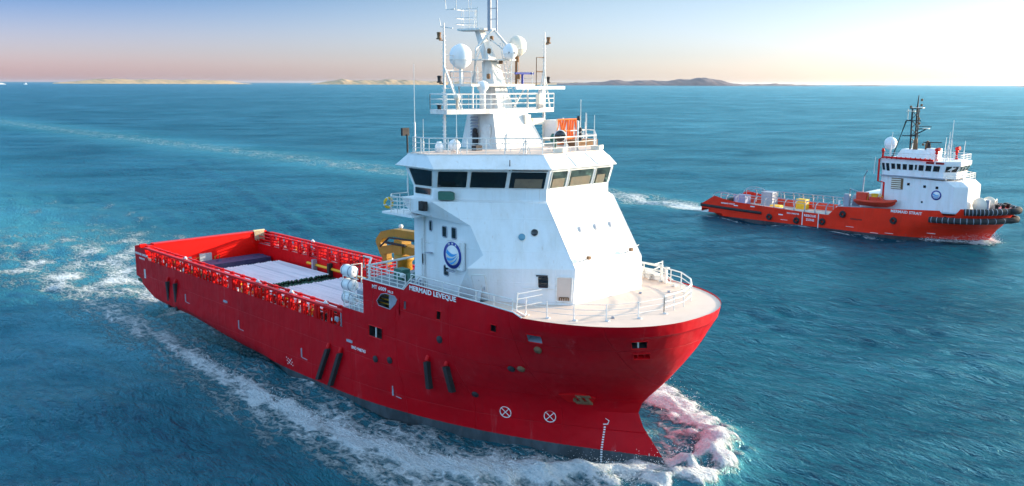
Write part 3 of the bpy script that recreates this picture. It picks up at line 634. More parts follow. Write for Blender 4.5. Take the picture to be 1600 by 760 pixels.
# lower block: window, open recess near the front corner, door, pipe rail
for s in (-1, 1):
    sb_ = Vector((59.3, Y(5.75, s), 11.1)); fb_ = P(F['base'], s); ft_ = P(F['knuck'], s); st2 = Vector((59.2, Y(5.95, s), Zk))
    q = [sb_, fb_, ft_, st2] if s < 0 else [fb_, sb_, st2, ft_]
    fu = (lambda a, b_: (a, b_)) if s < 0 else (lambda a, b_: (1-b_, 1-a))
    u = fu(.30, .50); pane(*q, u[0], u[1], .48, .80, frame=.06, mat=M['glass'])
    u = fu(.66, .95); pane(*q, u[0], u[1], .13, .78, name='recess_lining', mat=M['deck_pale'], frame=.10, proud=.03, corner=.12)
    u = fu(.72, .90)
    b = MB(); f = lambda uu, v: q[0].lerp(q[1], uu).lerp(q[3].lerp(q[2], uu), v); nn = (q[1]-q[0]).cross(q[3]-q[0]).normalized()
    for k in range(5): uu = lerp(u[0], u[1], k/4); b.tube([f(uu, .16)+nn*.05, f(uu, .24)+nn*.05], .05, 5)
    b.tube([f(u[0], .24)+nn*.05, f(u[1], .24)+nn*.05], .04, 5); b.build('bell_bracket', M['brown'], sup)
    b = MB(); b.tube([f(x_, .47)+nn*.12 for x_ in (0, .5, .62)] if s < 0 else [f(1-x_, .47)+nn*.12 for x_ in (0, .5, .62)], .025, 5); b.build('storm_rail', M['white_trim'], sup)
    # door with rounded top on the outer wall
    q = [Vector((55.9, Y(7.3, s), 11.1)), sb_, st2, Vector((56.4, Y(8.4, s), Zk-.05))]
    if s > 0: q = [q[1], q[0], q[3], q[2]]
    u = fu(.06, .30); d = pane(*q, u[0], u[1], .02, .80, name='door', mat=M['white'], proud=.06, frame=.06)
    b = MB(); f = lambda uu, v: q[0].lerp(q[1], uu).lerp(q[3].lerp(q[2], uu), v); nn = (q[1]-q[0]).cross(q[3]-q[0]).normalized()
    b.obox(f(lerp(u[0], u[1], .85), .42)+nn*.1, nn*.03, V(.03, 0, 0), V(0, 0, .12)); b.obox(f(lerp(u[0], u[1], .5), .66)+nn*.07, nn*.01, V(.16, .1*s, 0), V(0, 0, .03)); b.build('door_handle', M['grey'], sup)
    # small lettering plate, floodlights on brackets on the front
for u in (.16, .80):
    c = slanted(u, .10); b = MB(); b.tube([c, c+nf*.5, c+nf*.5+V(0, .9, .25)], .035, 5); b.tube([c+V(0, -.5, 0), c+nf*.5], .03, 5); b.build('light_bracket', M['white_trim'], sup)
    c = c+nf*.5; b = MB(); b.box(c.x-.1, c.x+.12, c.y-.12, c.y+.12, c.z-.1, c.z+.12); b.build('floodlight', M['brown'], sup)
b = MB(); c = Vector((60.05, Y(5.2, -1)-.02, 13.28)); b.obox((60.3, Y(5.0, -1)-.09, 13.15), (.32, .24, 0), (0.01, -.012, 0), (0, 0, .05)); b.build('name_plate', M['dark'], sup)
# wall A: windows, pipes, sign board with badge
yA = Y(DA, -1)
def wallwin(x0, x1, z0, z1, s=-1, **k):
    y = Y(DA, s); q = [(XA, y, 11), (56, y, 11), (56, y, 17), (XA, y, 17)] if s < 0 else [(56, y, 11), (XA, y, 11), (XA, y, 17), (56, y, 17)]
    L_ = 56-XA; u = ((x0-XA)/L_, (x1-XA)/L_) if s < 0 else ((56-x1)/L_, (56-x0)/L_)
    pane(*q, u[0], u[1], (z0-11)/6, (z1-11)/6, corner=.10, frame=.07, fmat=M['grey'], **k)
WA = [(51.22, 51.5, 15.47, 16.15), (52.68, 53.14, 15.2, 15.92), (53.7, 54.18, 15.2, 15.95), (50.32, 50.62, 12.88, 13.62), (52.82, 53.3, 12.42, 13.12)]
for s in (-1, 1):
    for q in WA: wallwin(*q, s=s)
b = MB(); b.tube([(50.65, yA-.1, 16.5), (50.65, yA-.1, 11.0)], .05, 6); b.tube([(50.35, yA-.08, 14.8), (50.35, yA-.08, 11.0)], .03, 5)
b.tube([(50.65, yA-.12, 14.6), (51.3, yA-.12, 14.55)], .04, 5); b.build('drain_pipe', M['white_trim'], sup)
b = MB(); b.lathe((51.3, yA-.15, 13.8), (0, 0, 1), [(0, .05), (.05, .34), (.10, .05)], 12); b.build('vent_mushroom', M['grey'], sup)
# ---------------- badge: white disc, blue ring, swept blue bands, letters round the top
def badge(parent, o, xd, yd, r, txt='MMA', board=None):
    """o centre, xd/yd in-plane axes; flat plates stacked a few mm proud of each other"""
    xd = Vector(xd).normalized(); yd = Vector(yd).normalized(); n_ = xd.cross(yd); o = Vector(o)
    def disc(ro, h, nm, mat, n=40):
        b = MB(); b.lathe(o+n_*(h-.01), n_, [(0, ro), (.01, ro)], n); return b.build(nm, mat, parent)
    disc(r*1.03, .02, 'badge_plate', M['badge_white']); disc(r, .03, 'badge_ring', M['blue']); disc(r*.74, .04, 'badge_field', M['badge_white'])
    def band(p0, p1, nm='badge_band'):
        b = MB(); m = len(p0); vs = [o+n_*.048+xd*x*r+yd*y*r for x, y in p0+p1[::-1]]
        b.add(vs, [(i, i+1, 2*m-2-i, 2*m-1-i) for i in range(m-1)]); b.build(nm, M['lightblue'], parent)
    T_ = np.linspace(0, 1, 13)
    def bez(a, c, d): return [((1-t)**2*a[0]+2*t*(1-t)*c[0]+t*t*d[0], (1-t)**2*a[1]+2*t*(1-t)*c[1]+t*t*d[1]) for t in T_]
    band(bez((-.58, .40), (-.05, -.12), (.60, .22)), bez((-.70, .10), (-.05, -.42), (.60, .22)))
    band(bez((-.66, -.22), (.05, -.40), (.60, .14)), bez((-.55, -.44), (.12, -.52), (.60, .14)))
    band(bez((-.36, -.62), (.25, -.55), (.64, .04)), bez((-.16, -.70), (.38, -.62), (.64, .04)))
    for k, ch in enumerate(txt):
        a = R(90+(1-k)*26); c = o+n_*.034+(xd*math.cos(a)+yd*math.sin(a))*r*.86; u = yd*math.sin(a)+xd*math.cos(a); t = xd*math.sin(a)-yd*math.cos(a)
        w_ = r*.17; text_fit('badge_letter', ch, c-t*w_/2-u*w_*.45, t, u, w_, w_*.95, M['badge_white'], parent, .02)
sg = bpy.data.objects.new('sign_board', None); col.objects.link(sg); sg.parent = ship
for s in (-1, 1):
    y = Y(DA, s)+s*.35; xd = (1, 0, 0) if s < 0 else (-1, 0, 0)
    b = MB(); b.box(53.4, 55.15, min(y, y-s*.28), max(y, y-s*.28), 13.1, 15.06); b.build('backing_board', M['white'], sg)
    b = MB(); [b.tube([(x, y, z), (x, y-s*.4, z)], .04, 5) for x in (53.7, 54.9) for z in (13.3, 14.8)]; b.box(53.8, 54.5, min(y+s*.02, y+s*.3), max(y+s*.02, y+s*.3), 12.92, 13.02); b.build('bracket', M['grey'], sg)
    badge(sg, (54.18, y+s*.012, 14.08), xd, (0, 0, 1), .96)
# ---------------- rails on the decks
def rl(pts, **k): return rail(pts, parent=ship, **k)
for s in (-1, 1):
    # platform rails by the rafts, upper deck edge, walkway
    rl([(41.8, s*7.85, 8.22), (44.5, s*7.85, 8.22)], bars=3, sp=.7, h=1.35, r=.045)
    rl([(44.9, s*7.8, 11.02), (49.75, s*7.8, 11.02)], bars=3, sp=1.0, h=1.1, r=.04)
    rl([(44.9, s*7.8, 11.02), (44.9, s*4.9, 11.02)], bars=3, sp=1.0, h=1.1, r=.04)
    rl([(50.5, s*7.85, 11.02), (61.2, cs(61)+s*8.05, 11.02)], bars=2, sp=1.9, h=1.25, r=.035)
    b = MB(); b.tube([(45.1, s*7.7, 11.0), (45.1, s*7.7, 12.2), (44.4, s*7.0, 12.5), (43.4, s*7.0, 12.5), (43.4, s*7.0, 11.6)], .09, 8)
    b.tube([(45.2, s*7.6, 12.15), (46.6, s*4.2, 12.6), (46.6, s*4.2, 12.3)], .09, 8); b.build('vent_pipe', M['white_trim'], ship)
    # stairs at the step
    b = MB(); b.tube([(49.4, s*7.8, 11.0), (50.6, s*7.8, 12.1)], .05, 5); b.tube([(49.6, s*7.2, 11.0), (50.8, s*7.2, 12.1)], .05, 5); b.sphere((49.3, s*7.75, 12.0), .17, 8); b.build('stair_rail', M['white_trim'], ship)
    # gate rails where the foredeck begins
    b = MB(); y = cs(61)+s*7.95
    for z in (11.9, 12.4, 12.75): b.tube([(61.3, y-s*.2, z-.15), (61.9, y-s*1.9, z)], .035, 5)
    b.tube([(61.3, y-s*.1, 11.2), (61.35, y-s*.2, 12.7)], .06, 5); b.tube([(61.0, y-s*.0, 11.6), (61.9, y-s*.35, 11.25), (61.5, y-s*.8, 11.22)], .08, 6)
    b.build('gate_rail', M['white_trim'], ship)
# rails across the foredeck, kept well behind the bow edge: front curve and low chain rail
ins = [(61.5, -7.0), (63.0, -6.6), (64.6, -5.8), (66.1, -4.4), (67.1, -2.4), (67.5, -.2), (67.35, 2.2), (66.7, 4.0), (65.5, 5.6), (63.8, 6.9), (61.5, 7.5), (58, 7.9)]
for i, (x, y) in enumerate(ins[:6]): b = MB(); b.tube([(x, y, 11.15), (x, y, 12.25)], .045, 5); b.tube([(x-.05, y, 11.17), (x+.25, y, 11.17)], .09, 5); b.build('guard_post', M['white_trim'], ship)
wr = MB()
for z in (12.2, 11.85, 11.5): wr.tube([(x, y, z) for x, y in ins[:6]], .018, 4)
wr.build('guard_wire', M['white_trim'], ship)
rl([(x, y, 11.16) for x, y in ins[5:]], bars=2, sp=1.5, h=1.15, r=.045)
b = MB(); y = 7.6
b.prism([(62.5, 7.35, 11.2), (58, 8.0, 11.2), (56, 8.0, 11.2), (56, 8.0, 12.1), (58.5, 8.0, 12.1), (61, 7.75, 11.75)], (0, .06, 0)); b.build('port_bulwark', M['white'], ship)
for x, y, z in ((62.2, 7.2, 12.4), (63.2, 6.8, 11.3), (64.6, 5.9, 11.3), (60.5, 7.4, 11.6)):
    b = MB(); b.box(x-.09, x+.09, y-.09, y+.09, 11.2, z); b.box(x-.16, x+.16, y-.05, y+.25, z-.12, z)
    b.build('fairlead_post', M['white_trim'], ship)
for x, y in ((66.0, -3.6), (64.1, 5.0), (65.6, 3.6), (62.9, 3.2)):
    b = MB(); b.lathe((x, y, 11.16), (0, 0, 1), [(0, .12), (.12, .12), (.14, .04)], 10); b.build('deck_fitting', M['grey'], ship)
# clutter behind the rail on the upper deck
b = MB(); b.box(46.5, 47.5, -6.4, -5.6, 11.02, 11.9); b.box(46.9, 48.0, -6.3, -5.9, 11.3, 11.6); b.lathe((48.3, -6.3, 11.4), (0, 1, 0), [(0, .4), (.08, .4), (.1, .22), (.6, .22), (.62, .4), (.7, .4)], 12); b.build('mooring_winch', M['deck_green'], ship)
b = MB(); b.box(51.2, 51.5, -6.3, -6.1, 11.02, 12.2); b.box(51.15, 51.55, -6.32, -6.05, 11.6, 12.1); b.build('fire_box', M['dark'], ship)
b = MB(); [b.tube([(49.0+k*.35, -6.6, 11.02), (49.0+k*.35, -6.6, 11.5+.1*(k % 2))], .11, 6) for k in range(6)]; b.build('vent_cowl', M['grey'], ship)
# ---------------- wing balcony aft on each side, with railing
for s in (-1, 1):
    b = MB(); b.box(47.6, 51.2, min(Y(7.0, s), Y(9.0, s)), max(Y(7.0, s), Y(9.0, s)), 16.5, 16.66); b.build('wing_platform', M['white'], ship)
    rl([(50.9, Y(8.9, s), 16.66), (48.6, Y(8.9, s), 16.66), (47.7, Y(8.2, s), 16.66), (47.7, Y(6.6, s), 16.66)], bars=3, sp=.8, h=1.2, r=.035)
# lamps on the wing
for s in (-1, 1):
    b = MB(); b.prism([(53.2, Y(8.1, s), 17.98), (54.0, Y(7.4, s), 17.98), (54.0, Y(7.4, s), 18.45), (53.8, Y(7.6, s), 18.55), (53.2, Y(8.1, s), 18.55)], (-.10*s*0+.25, .35*s, 0)); b.build('side_light', M['deck_green'] if s < 0 else M['red'], ship)
    b = MB(); b.box(52.0, 52.65, min(Y(8.75, s), Y(9.05, s)), max(Y(8.75, s), Y(9.05, s)), 17.15, 17.8); b.lathe((52.35, Y(9.05, s), 17.48), (0, s, 0), [(0, .26), (.06, .28), (.07, .2)], 14); b.build('horn', M['dark'], ship)
# ---------------- crane behind the house
cr = bpy.data.objects.new('crane', None); col.objects.link(cr); cr.parent = ship
cy_ = 2.9
b = MB(); b.lathe((35.6, cy_, 4.0), (0, 0, 1), [(0, .9), (5.6, .75), (5.8, .95), (6.2, .95)], 16); b.build('pedestal', M['yellow'], cr)
b = MB(); b.box(34.8, 36.0, cy_-.55, cy_+.55, 9.6, 11.6); b.box(32.6, 33.3, cy_-.3, cy_+.3, 9.0, 10.7); b.build('crane_house', M['yellow'], cr)
def beam(pts, h0, h1, w_, nm, parent, mat):
    b = MB(); up = []; lo = []
    for i, p in enumerate(pts):
        p = Vector(p); d = (Vector(pts[min(i+1, len(pts)-1)])-Vector(pts[max(0, i-1)])).normalized(); n_ = Vector((-d.z, 0, d.x)); hh = lerp(h0, h1, i/(len(pts)-1)); up.append(p+n_*hh); lo.append(p-n_*hh)
    poly = up+lo[::-1]; b.prism([q-Vector((0, w_, 0)) for q in poly], (0, 2*w_, 0)); return b.build(nm, mat, parent)
beam([(38.6, cy_, 12.3), (34.5, cy_, 12.2), (32.7, cy_, 11.8), (31.9, cy_, 11.0)], .38, .34, .38, 'main_jib', cr, M['yellow'])
beam([(31.9, cy_, 11.2), (32.5, cy_, 10.1), (33.2, cy_, 9.4)], .36, .25, .33, 'knuckle_link', cr, M['yellow'])
beam([(32.6, cy_, 10.3), (35.4, cy_, 10.9), (38.4, cy_, 10.7)], .38, .42, .40, 'folding_jib', cr, M['yellow'])
b = MB(); b.tube([(32.6, cy_-.5, 10.7), (34.0, cy_-.5, 11.7), (38.2, cy_-.5, 11.9)], .09, 6); b.tube([(33.4, cy_-.5, 11.2), (36.5, cy_-.5, 11.25)], .13, 6); b.build('hydraulic_ram', M['dark'], cr)
b = MB(); b.sphere((35.2, cy_, 12.85), .22, 8); b.build('crane_lamp', M['white_trim'], cr)
text_fit('crane_lettering', 'EFFER', (36.2, cy_-.81, 10.5), (1, 0, 0), (0, 0, 1), 1.2, .32, M['dark'], cr, .02) if False else None
b = MB(); b.box(44.5, 46.9, -1.5, 5.5, 10.9, 11.35); b.build('casing_top', M['deck_green'], ship)
# ---------------- life raft canisters in their cradle
rk = bpy.data.objects.new('raft_cradle', None); col.objects.link(rk); rk.parent = ship
b = MB(); b.tube([(41.7, -6.2, 8.2), (41.9, -6.2, 11.6), (41.9, -7.2, 11.6)], .06, 6); b.tube([(42.4, -7.6, 8.2), (42.4, -6.9, 11.3)], .05, 6)
for z in (8.3, 9.4, 10.45): b.tube([(40.2, -6.9, z), (42.4, -6.9, z)], .05, 5); b.tube([(40.2, -6.2, z), (42.4, -6.2, z)], .05, 5)
b.tube([(40.25, -6.9, 8.0), (40.25, -6.9, 11.0)], .05, 5); b.build('cradle_frame', M['white_trim'], rk)
b = MB(); b.box(42.6, 43.4, -7.2, -6.6, 9.0, 9.7); b.tube([(42.3, -7.5, 9.2), (44.0, -7.5, 9.0)], .06, 5); b.build('hydrostatic_release', M['grey'], rk)
labs = ['white life raft drum, topmost of three in the rack beside the MT 6009 lettering', 'white life raft drum, middle one of three in the rack beside the MT 6009 lettering', 'white life raft drum, lowest of three in the rack beside the MT 6009 lettering']
for i, z in enumerate((10.85, 9.7, 8.6)):
    t = thing('life_raft_drum', labs[i], 'life raft', (40.7, -6.6, z-.5), rz=R(0), group='life raft drums in the rack')
    b = MB(); b.lathe((-.72, 0, .5), (1, 0, 0), [(0, .26), (.06, .44), (.35, .47), (.38, .50), (.44, .50), (.47, .47), (.95, .47), (.98, .50), (1.04, .50), (1.07, .47), (1.36, .44), (1.44, .26)], 22); b.build('drum_shell', M['dome'], t)
    b = MB()
    for x in (-.45, .45): b.lathe((x-.03, 0, .5), (1, 0, 0), [(0, .505), (.06, .505)], 22)
    b.build('strap', M['grey'], t)
    b = MB(); b.lathe((.70, -.02, .52), (1, 0, 0), [(0, .06), (.05, .05)], 8); b.build('drum_plug', M['dark'], t)
# ---------------- compass deck: rail, mast house, platforms, masts
for pts in ([P(A_['roof'], -1)+V(.2, .25, .05), P(S_['roof'], -1)+V(-.05, .25, .05), P(F['roof'], -1)+V(-.2, .1, .05), P(F['roof'], 1)+V(-.2, -.1, .05), P(S_['roof'], 1)+V(-.05, -.25, .05), P(A_['roof'], 1)+V(.2, -.25, .05)],):
    rl(pts, bars=2, sp=1.25, h=1.1, r=.035)
mh = bpy.data.objects.new('mast', None); col.objects.link(mh); mh.parent = ship
def frustum(x0, x1, d0, d1, z0, X0, X1, D0, D1, z1, cy=CY):
    b = MB(); vs = [(x0, cy+d0, z0), (x1, cy+d0, z0), (x1, cy+d1, z0), (x0, cy+d1, z0), (X0, cy+D0, z1), (X1, cy+D0, z1), (X1, cy+D1, z1), (X0, cy+D1, z1)]
    return b.add(vs, [(0,3,2,1), (4,5,6,7), (0,1,5,4), (1,2,6,5), (2,3,7,6), (3,0,4,7)])
frustum(48.6, 52.7, -2.1, 3.1, 21.1, 49.0, 51.9, -1.75, 1.9, 23.72).build('mast_house', M['mast_white'], mh)
b = MB(); q = [(49.2, -5.6), (51.1, -5.6), (51.8, -1.9), (51.8, 2.0), (51.2, 5.6), (49.4, 5.6)]
b.prism([(x, CY+y, 23.74) for x, y in q], (0, 0, .34)); b.build('radar_platform', M['mast_white'], mh)
rl([(x, CY+y, 24.08) for x, y in q], bars=2, sp=1.3, h=1.1, r=.035, closed=True)
frustum(49.7, 51.4, -.75, .85, 24.0, 49.2, 50.2, -.42, .42, 27.6).build('mast_trunk', M['mast_white'], mh)
frustum(49.3, 50.1, -.38, .38, 27.6, 48.2, 48.75, -.28, .28, 30.0).build('mast_trunk', M['mast_white'], mh)
b = MB(); b.box(48.6, 51.2, CY-3.3, CY+3.4, 25.75, 25.93); b.box(49.0, 51.0, CY-1.4, CY+1.5, 27.7, 27.8); b.build('mast_platform', M['mast_white'], mh)
rl([(48.7, CY-3.2, 25.93), (51.1, CY-3.2, 25.93)], bars=1, sp=1.2, h=.9, r=.03); rl([(48.7, CY-3.2, 25.93), (48.7, CY+3.2, 25.93), (51.1, CY+3.2, 25.93)], bars=1, sp=1.2, h=.9, r=.03)
b = MB(); b.prism([(47.2, CY-1.2, 30.0), (49.4, CY-.9, 30.0), (49.4, CY+.9, 30.0), (47.2, CY+1.0, 30.0), (46.5, CY, 30.0)], (0, 0, .14)); b.build('top_platform', M['white_trim'], mh)
b = MB()
for z in (30.5, 30.95, 31.6): b.tube([(49.2, CY-.9, z), (47.0, CY-1.2, z), (46.6, CY, z), (47.0, CY+1.0, z)], .028, 5)
for x, y in ((49.2, -.9), (47.6, -1.1), (46.6, 0), (47.0, 1.0), (48.4, -1.0)): b.tube([(x, CY+y, 30.1), (x, CY+y, 31.7)], .03, 5)
b.tube([(46.9, CY-1.2, 31.65), (46.0, CY-1.3, 31.65), (45.9, CY-1.3, 32.5)], .045, 5); b.tube([(46.8, CY-1.3, 30.2), (45.6, CY-1.5, 30.35), (45.4, CY-1.5, 31.0)], .045, 5)
b.tube([(47.1, CY-1.2, 31.6), (47.1, CY-1.2, 33.2)], .05, 5, .03); b.tube([(48.3, CY-1.0, 31.6), (48.3, CY-1.0, 32.8)], .03, 5); b.tube([(48.6, CY-1.0, 31.6), (48.6, CY-1.0, 33.0)], .03, 5)
b.tube([(47.8, CY, 30.1), (48.0, CY, 31.6)], .06, 5); b.build('antenna_rails', M['white_trim'], mh)
b = MB(); b.tube([(49.7, CY-.1, 29.9), (49.7, CY-.1, 36)], .16, 8); b.tube([(50.3, CY+.1, 29.9), (50.3, CY+.1, 35)], .07, 6)
for z in (30.8, 31.6, 32.4): b.tube([(49.7, CY, z), (50.3, CY+.1, z)], .03, 4)
b.build('top_pole', M['grey'], mh)
b = MB(); b.tube([(50.0, CY-.1, 30.0), (49.3, CY-1.1, 28.6), (49.4, CY-1.5, 26.0)], .10, 7); b.tube([(50.0, CY+.1, 30.0), (50.8, CY+1.0, 28.6), (51.0, CY+1.2, 27.8)], .10, 7)
b.tube([(49.9, CY-.2, 29.3), (50.9, CY+1.2, 28.0)], .05, 5); b.tube([(49.5, CY+.6, 24.1), (50.9, CY+1.2, 27.7)], .05, 5); b.build('mast_leg', M['mast_white'], mh)
b = MB()
for p_ in (((49.0, CY-2.6, 24.1), (49.0, CY-2.6, 25.8)), ((50.9, CY+2.9, 24.1), (50.9, CY+2.9, 25.8)), ((51.0, CY-3.0, 24.1), (51.0, CY-3.0, 25.8)), ((51.2, CY+1.0, 24.1), (51.0, CY+2.6, 25.8))): b.tube(p_, .07, 6)
b.tube([(50.9, CY-2.4, 25.9), (50.9, CY-2.4, 27.2)], .04, 5); b.tube([(51.1, CY+.9, 25.9), (51.1, CY+.9, 27.8)], .05, 5); b.tube([(50.7, CY+2.0, 25.9), (50.7, CY+2.0, 27.6)], .035, 5)
for k in range(7): b.tube([(51.25-.08*k, CY-.35-.0*k, 24.4+.5*k), (51.25-.08*k, CY+.35, 24.4+.5*k)], .025, 4)
b.tube([(50.6, CY+1.1, 29.0), (50.9, CY+1.2, 27.8)], .06, 5); b.tube([(49.2, CY-1.5, 26.0), (49.6, CY-1.4, 27.6), (49.6, CY-.4, 29.6)], .05, 5); b.tube([(50.2, CY+.5, 26.3), (51.1, CY+.9, 26.3)], .05, 5)
b.build('mast_strut', M['mast_white'], mh)
for q_ in ((50.3, .55, 27.4), (50.9, -1.3, 26.3), (51.0, 1.8, 26.3), (50.2, -.6, 28.2), (49.2, .6, 29.2)): b = MB(); b.lathe((q_[0], CY+q_[1], q_[2]), (0, 0, 1), [(0, .10), (.08, .15), (.35, .15), (.4, .07)], 8); b.build('navigation_lamp', M['brown'], mh)
for q_ in ((52.0, -4.6, 24.1), (51.6, 4.4, 24.1)): b = MB(); b.lathe(q_, (0, 0, 1), [(0, .09), (.7, .09), (.72, .22), (1.0, .25), (1.1, .12)], 10); b.build('mast_fitting', M['cream'], mh)
# ladder up the trunk
b = MB()
for dy in (.62, 1.05): b.tube([(51.55, CY+dy, 24.1), (50.35, CY+dy*.6, 29.0)], .03, 4)
for k in range(14): t = k/13; b.tube([Vector((51.55, CY+.62, 24.1)).lerp(Vector((50.35, CY+.37, 29.0)), t), Vector((51.55, CY+1.05, 24.1)).lerp(Vector((50.35, CY+.63, 29.0)), t)], .02, 4)
b.build('ladder', M['white_trim'], mh)
# radomes
def radome(c, r, stem_z, mat, nm='radome', stemmat=None, rs=.12, parent=mh):
    x, y, z = c; b = MB()
    b.lathe((x, y, z), (0, 0, 1), [(-r*1.15, r*.35), (-r*.95, r*.62), (-r*.62, r*.93), (-r*.3, r), (.25*r, r), (.62*r, r*.83), (.88*r, r*.52), (1.02*r, r*.2), (1.05*r, .02)], 22); o = b.build(nm, mat, parent)
    b = MB(); b.lathe((x, y, z), (0, 0, 1), [(-r*.42, r*1.005), (-r*.36, r*1.02), (-r*.30, r*1.005)], 22); b.build('radome_seam', M['white_trim'], o)
    b = MB(); b.tube([(x, y, stem_z), (x, y, z-r*1.1)], rs, 8); b.build('radome_stem', stemmat or M['white_trim'], o); return o
radome((49.9, -2.4, 28.0), .83, 25.9, M['dome'])
radome((51.2, 1.45, 28.4), .55, 27.8, M['dome'])
radome((50.3, 3.1, 28.9), .72, 25.9, M['cream'], stemmat=M['brown'], rs=.16)
b = MB(); b.lathe((50.6, -1.2+CY-1.4, 24.08), (0, 0, 1), [(0, .16), (1.4, .16), (1.5, .5), (1.9, .5), (2.1, .3)], 12) if False else b.lathe((51.0, CY-2.0, 24.08), (0, 0, 1), [(0, .25), (1.3, .25), (1.55, .45), (1.95, .4), (2.1, .1)], 12); b.build('small_radome', M['dome'], mh)
# radar scanners and boxes
b = MB(); b.obox((51.9, CY+3.3, 25.65), (.12, 2.6, 0), (-.12, .01, 0), (0, 0, .12)); b.lathe((51.7, CY+3.6, 24.08), (0, 0, 1), [(0, .3), (1.0, .3), (1.5, .2)], 10); b.build('radar_scanner', M['white'], mh)
text_fit('radome_lettering', 'FURUNO', (51.52, .98, 28.2), (.5, .86, 0), (0, 0, 1), .6, .13, M['dark'], mh, .03)
b = MB(); b.obox((50.9, CY+2.5, 26.75), (.1, .9, 0), (-.08, .01, 0), (0, 0, .08)); b.tube([(50.8, CY+2.4, 25.9), (50.8, CY+2.4, 26.7)], .1, 6); b.build('radar_scanner', M['blue'], mh)
for q_ in ((51.9, 52.25, CY+1.3, CY+1.9, 22.9, 23.6), (52.2, 52.6, CY+2.5, CY+3.0, 24.4, 25.2), (51.7, 52.0, CY+2.4, CY+3.6, 22.8, 23.3)): b = MB(); b.box(*q_); b.build('junction_box', M['cream'], mh)
b = MB()
for k in range(7): b.obox((50.05+.02, CY-2.0-.02, 22.1+.22*k), (.42, 0, 0), (0, .05, .04), (0, 0, .03))
b.build('louvre', M['grey'], mh)
b = MB(); pts = [(50.9, -2.1, 21.3), (51.9, -2.12, 21.3), (51.9, -2.0, 22.7), (51.7, -1.98, 22.95), (51.1, -1.98, 22.95), (50.9, -2.0, 22.7)]
b.prism([(x, CY+y-.03, z) for x, y, z in pts], (0, .08, 0)); b.build('mast_door', M['white_trim'], mh)
b = MB(); b.box(50.2, 50.6, CY-2.35, CY-2.1, 21.4, 22.3); b.sphere((50.4, CY-2.25, 22.45), .2, 6); b.build('fire_extinguisher', M['dark'], mh)
# two pole masts with navigation lights
for s, x, y, zt in ((-1, 50.0, -4.1, 30.3), (1, 51.0, 5.45, 30.0)):
    pm = bpy.data.objects.new('signal_mast', None); col.objects.link(pm); pm.parent = ship
    b = MB(); b.tube([(x, y, 21.1), (x, y, zt-1.6), (x, y, zt)], .11, 8, .05)
    for k in range(26): z = 21.6+k*.31; b.tube([(x-.02, y-.22, z), (x-.02, y+.22, z)], .02, 4)
    for dx, dy in ((1.4, .5), (.6, 1.3)): b.tube([(x, y, 27.2), (x+dx*.8, y-s*dy, 24.1)], .06, 6)
    b.build('mast_pole', M['white_trim'] if s < 0 else M['white_trim'], pm)
    b = MB(); m_ = M['white_trim'] if s < 0 else M['brown']
    yo = y-s*-.0+(-.9 if s > 0 else .9)*1.0
    b.tube([(x, y, 28.0), (x, yo, 28.0), (x, yo, 25.2+.4), (x, y, 25.6)], .045, 4); b.tube([(x, y, 26.9), (x, yo, 26.9)], .045, 4); b.build('loop_antenna', m_, pm)
    for z, dy in ((29.1, -.45), (26.0, -.45)) + (((23.9, -.5),) if s < 0 else ()):
        b = MB(); b.lathe((x, y+dy*(1 if s < 0 else -1), z), (0, 0, 1), [(0, .18), (.08, .22), (.12, .13), (.42, .15), (.46, .2), (.52, .1)], 10); b.tube([(x, y, z-.05), (x, y+dy*(1 if s < 0 else -1), z-.05)], .04, 4); b.build('signal_lamp', M['dark'] if z < 29 else M['brown'], pm)
# whip aerials and tripods round the rail
def whip(x, y, z, h, n=0, r=.035):
    b = MB(); b.tube([(x, y, z), (x, y, z+h*.35)], r*1.8, 6); b.tube([(x, y, z+h*.35), (x, y, z+h)], r, 5, r*.5)
    if n:
        for a in range(3): b.tube([(x, y, z+h*.4), (x+.5*math.cos(a*2.1), y+.5*math.sin(a*2.1), z)], .03, 4)
    b.build('whip_aerial', M['white_trim'], ship)
for a in ((50.9, -7.6, 21.1, 6.2, 0), (51.6, -7.4, 21.1, 2.4, 0), (53.9, -6.3, 21.1, 3.2, 1), (57.0, -2.6, 21.1, 2.6, 1), (54.3, -1.9, 21.1, 3.4, 1), (58.0, .5, 21.1, 2.0, 1), (53.6, 7.6, 21.1, 2.6, 0), (52.9, 8.5, 21.1, 2.5, 0), (51.9, 8.9, 21.1, 3.6, 1), (57.6, 4.0, 21.1, 2.6, 0), (47.9, -6.0, 17.9, 3.0, 0)): whip(*a)
b = MB(); b.tube([(50.4, -7.9, 21.1), (50.4, -7.9, 22.4)], .07, 6); b.box(50.2, 50.4, -8.3, -7.7, 22.3, 22.85); b.build('loudspeaker', M['dark'], ship)
b = MB(); b.sphere((52.5, -5.3, 21.6), .45, 8); b.lathe((52.0, -6.3, 21.1), (0, 0, 1), [(0, .3), (.5, .3), (.8, .15)], 8); b.build('compass_housing', M['dome'], ship)
b = MB(); b.lathe((51.2, -2.3, 21.1), (0, 0, 1), [(0, .5), (1.0, .5), (1.3, .3)], 10) if False else b.box(52.2, 52.7, -3.4, -2.8, 21.1, 21.5); b.build('deck_locker', M['dark'], ship)
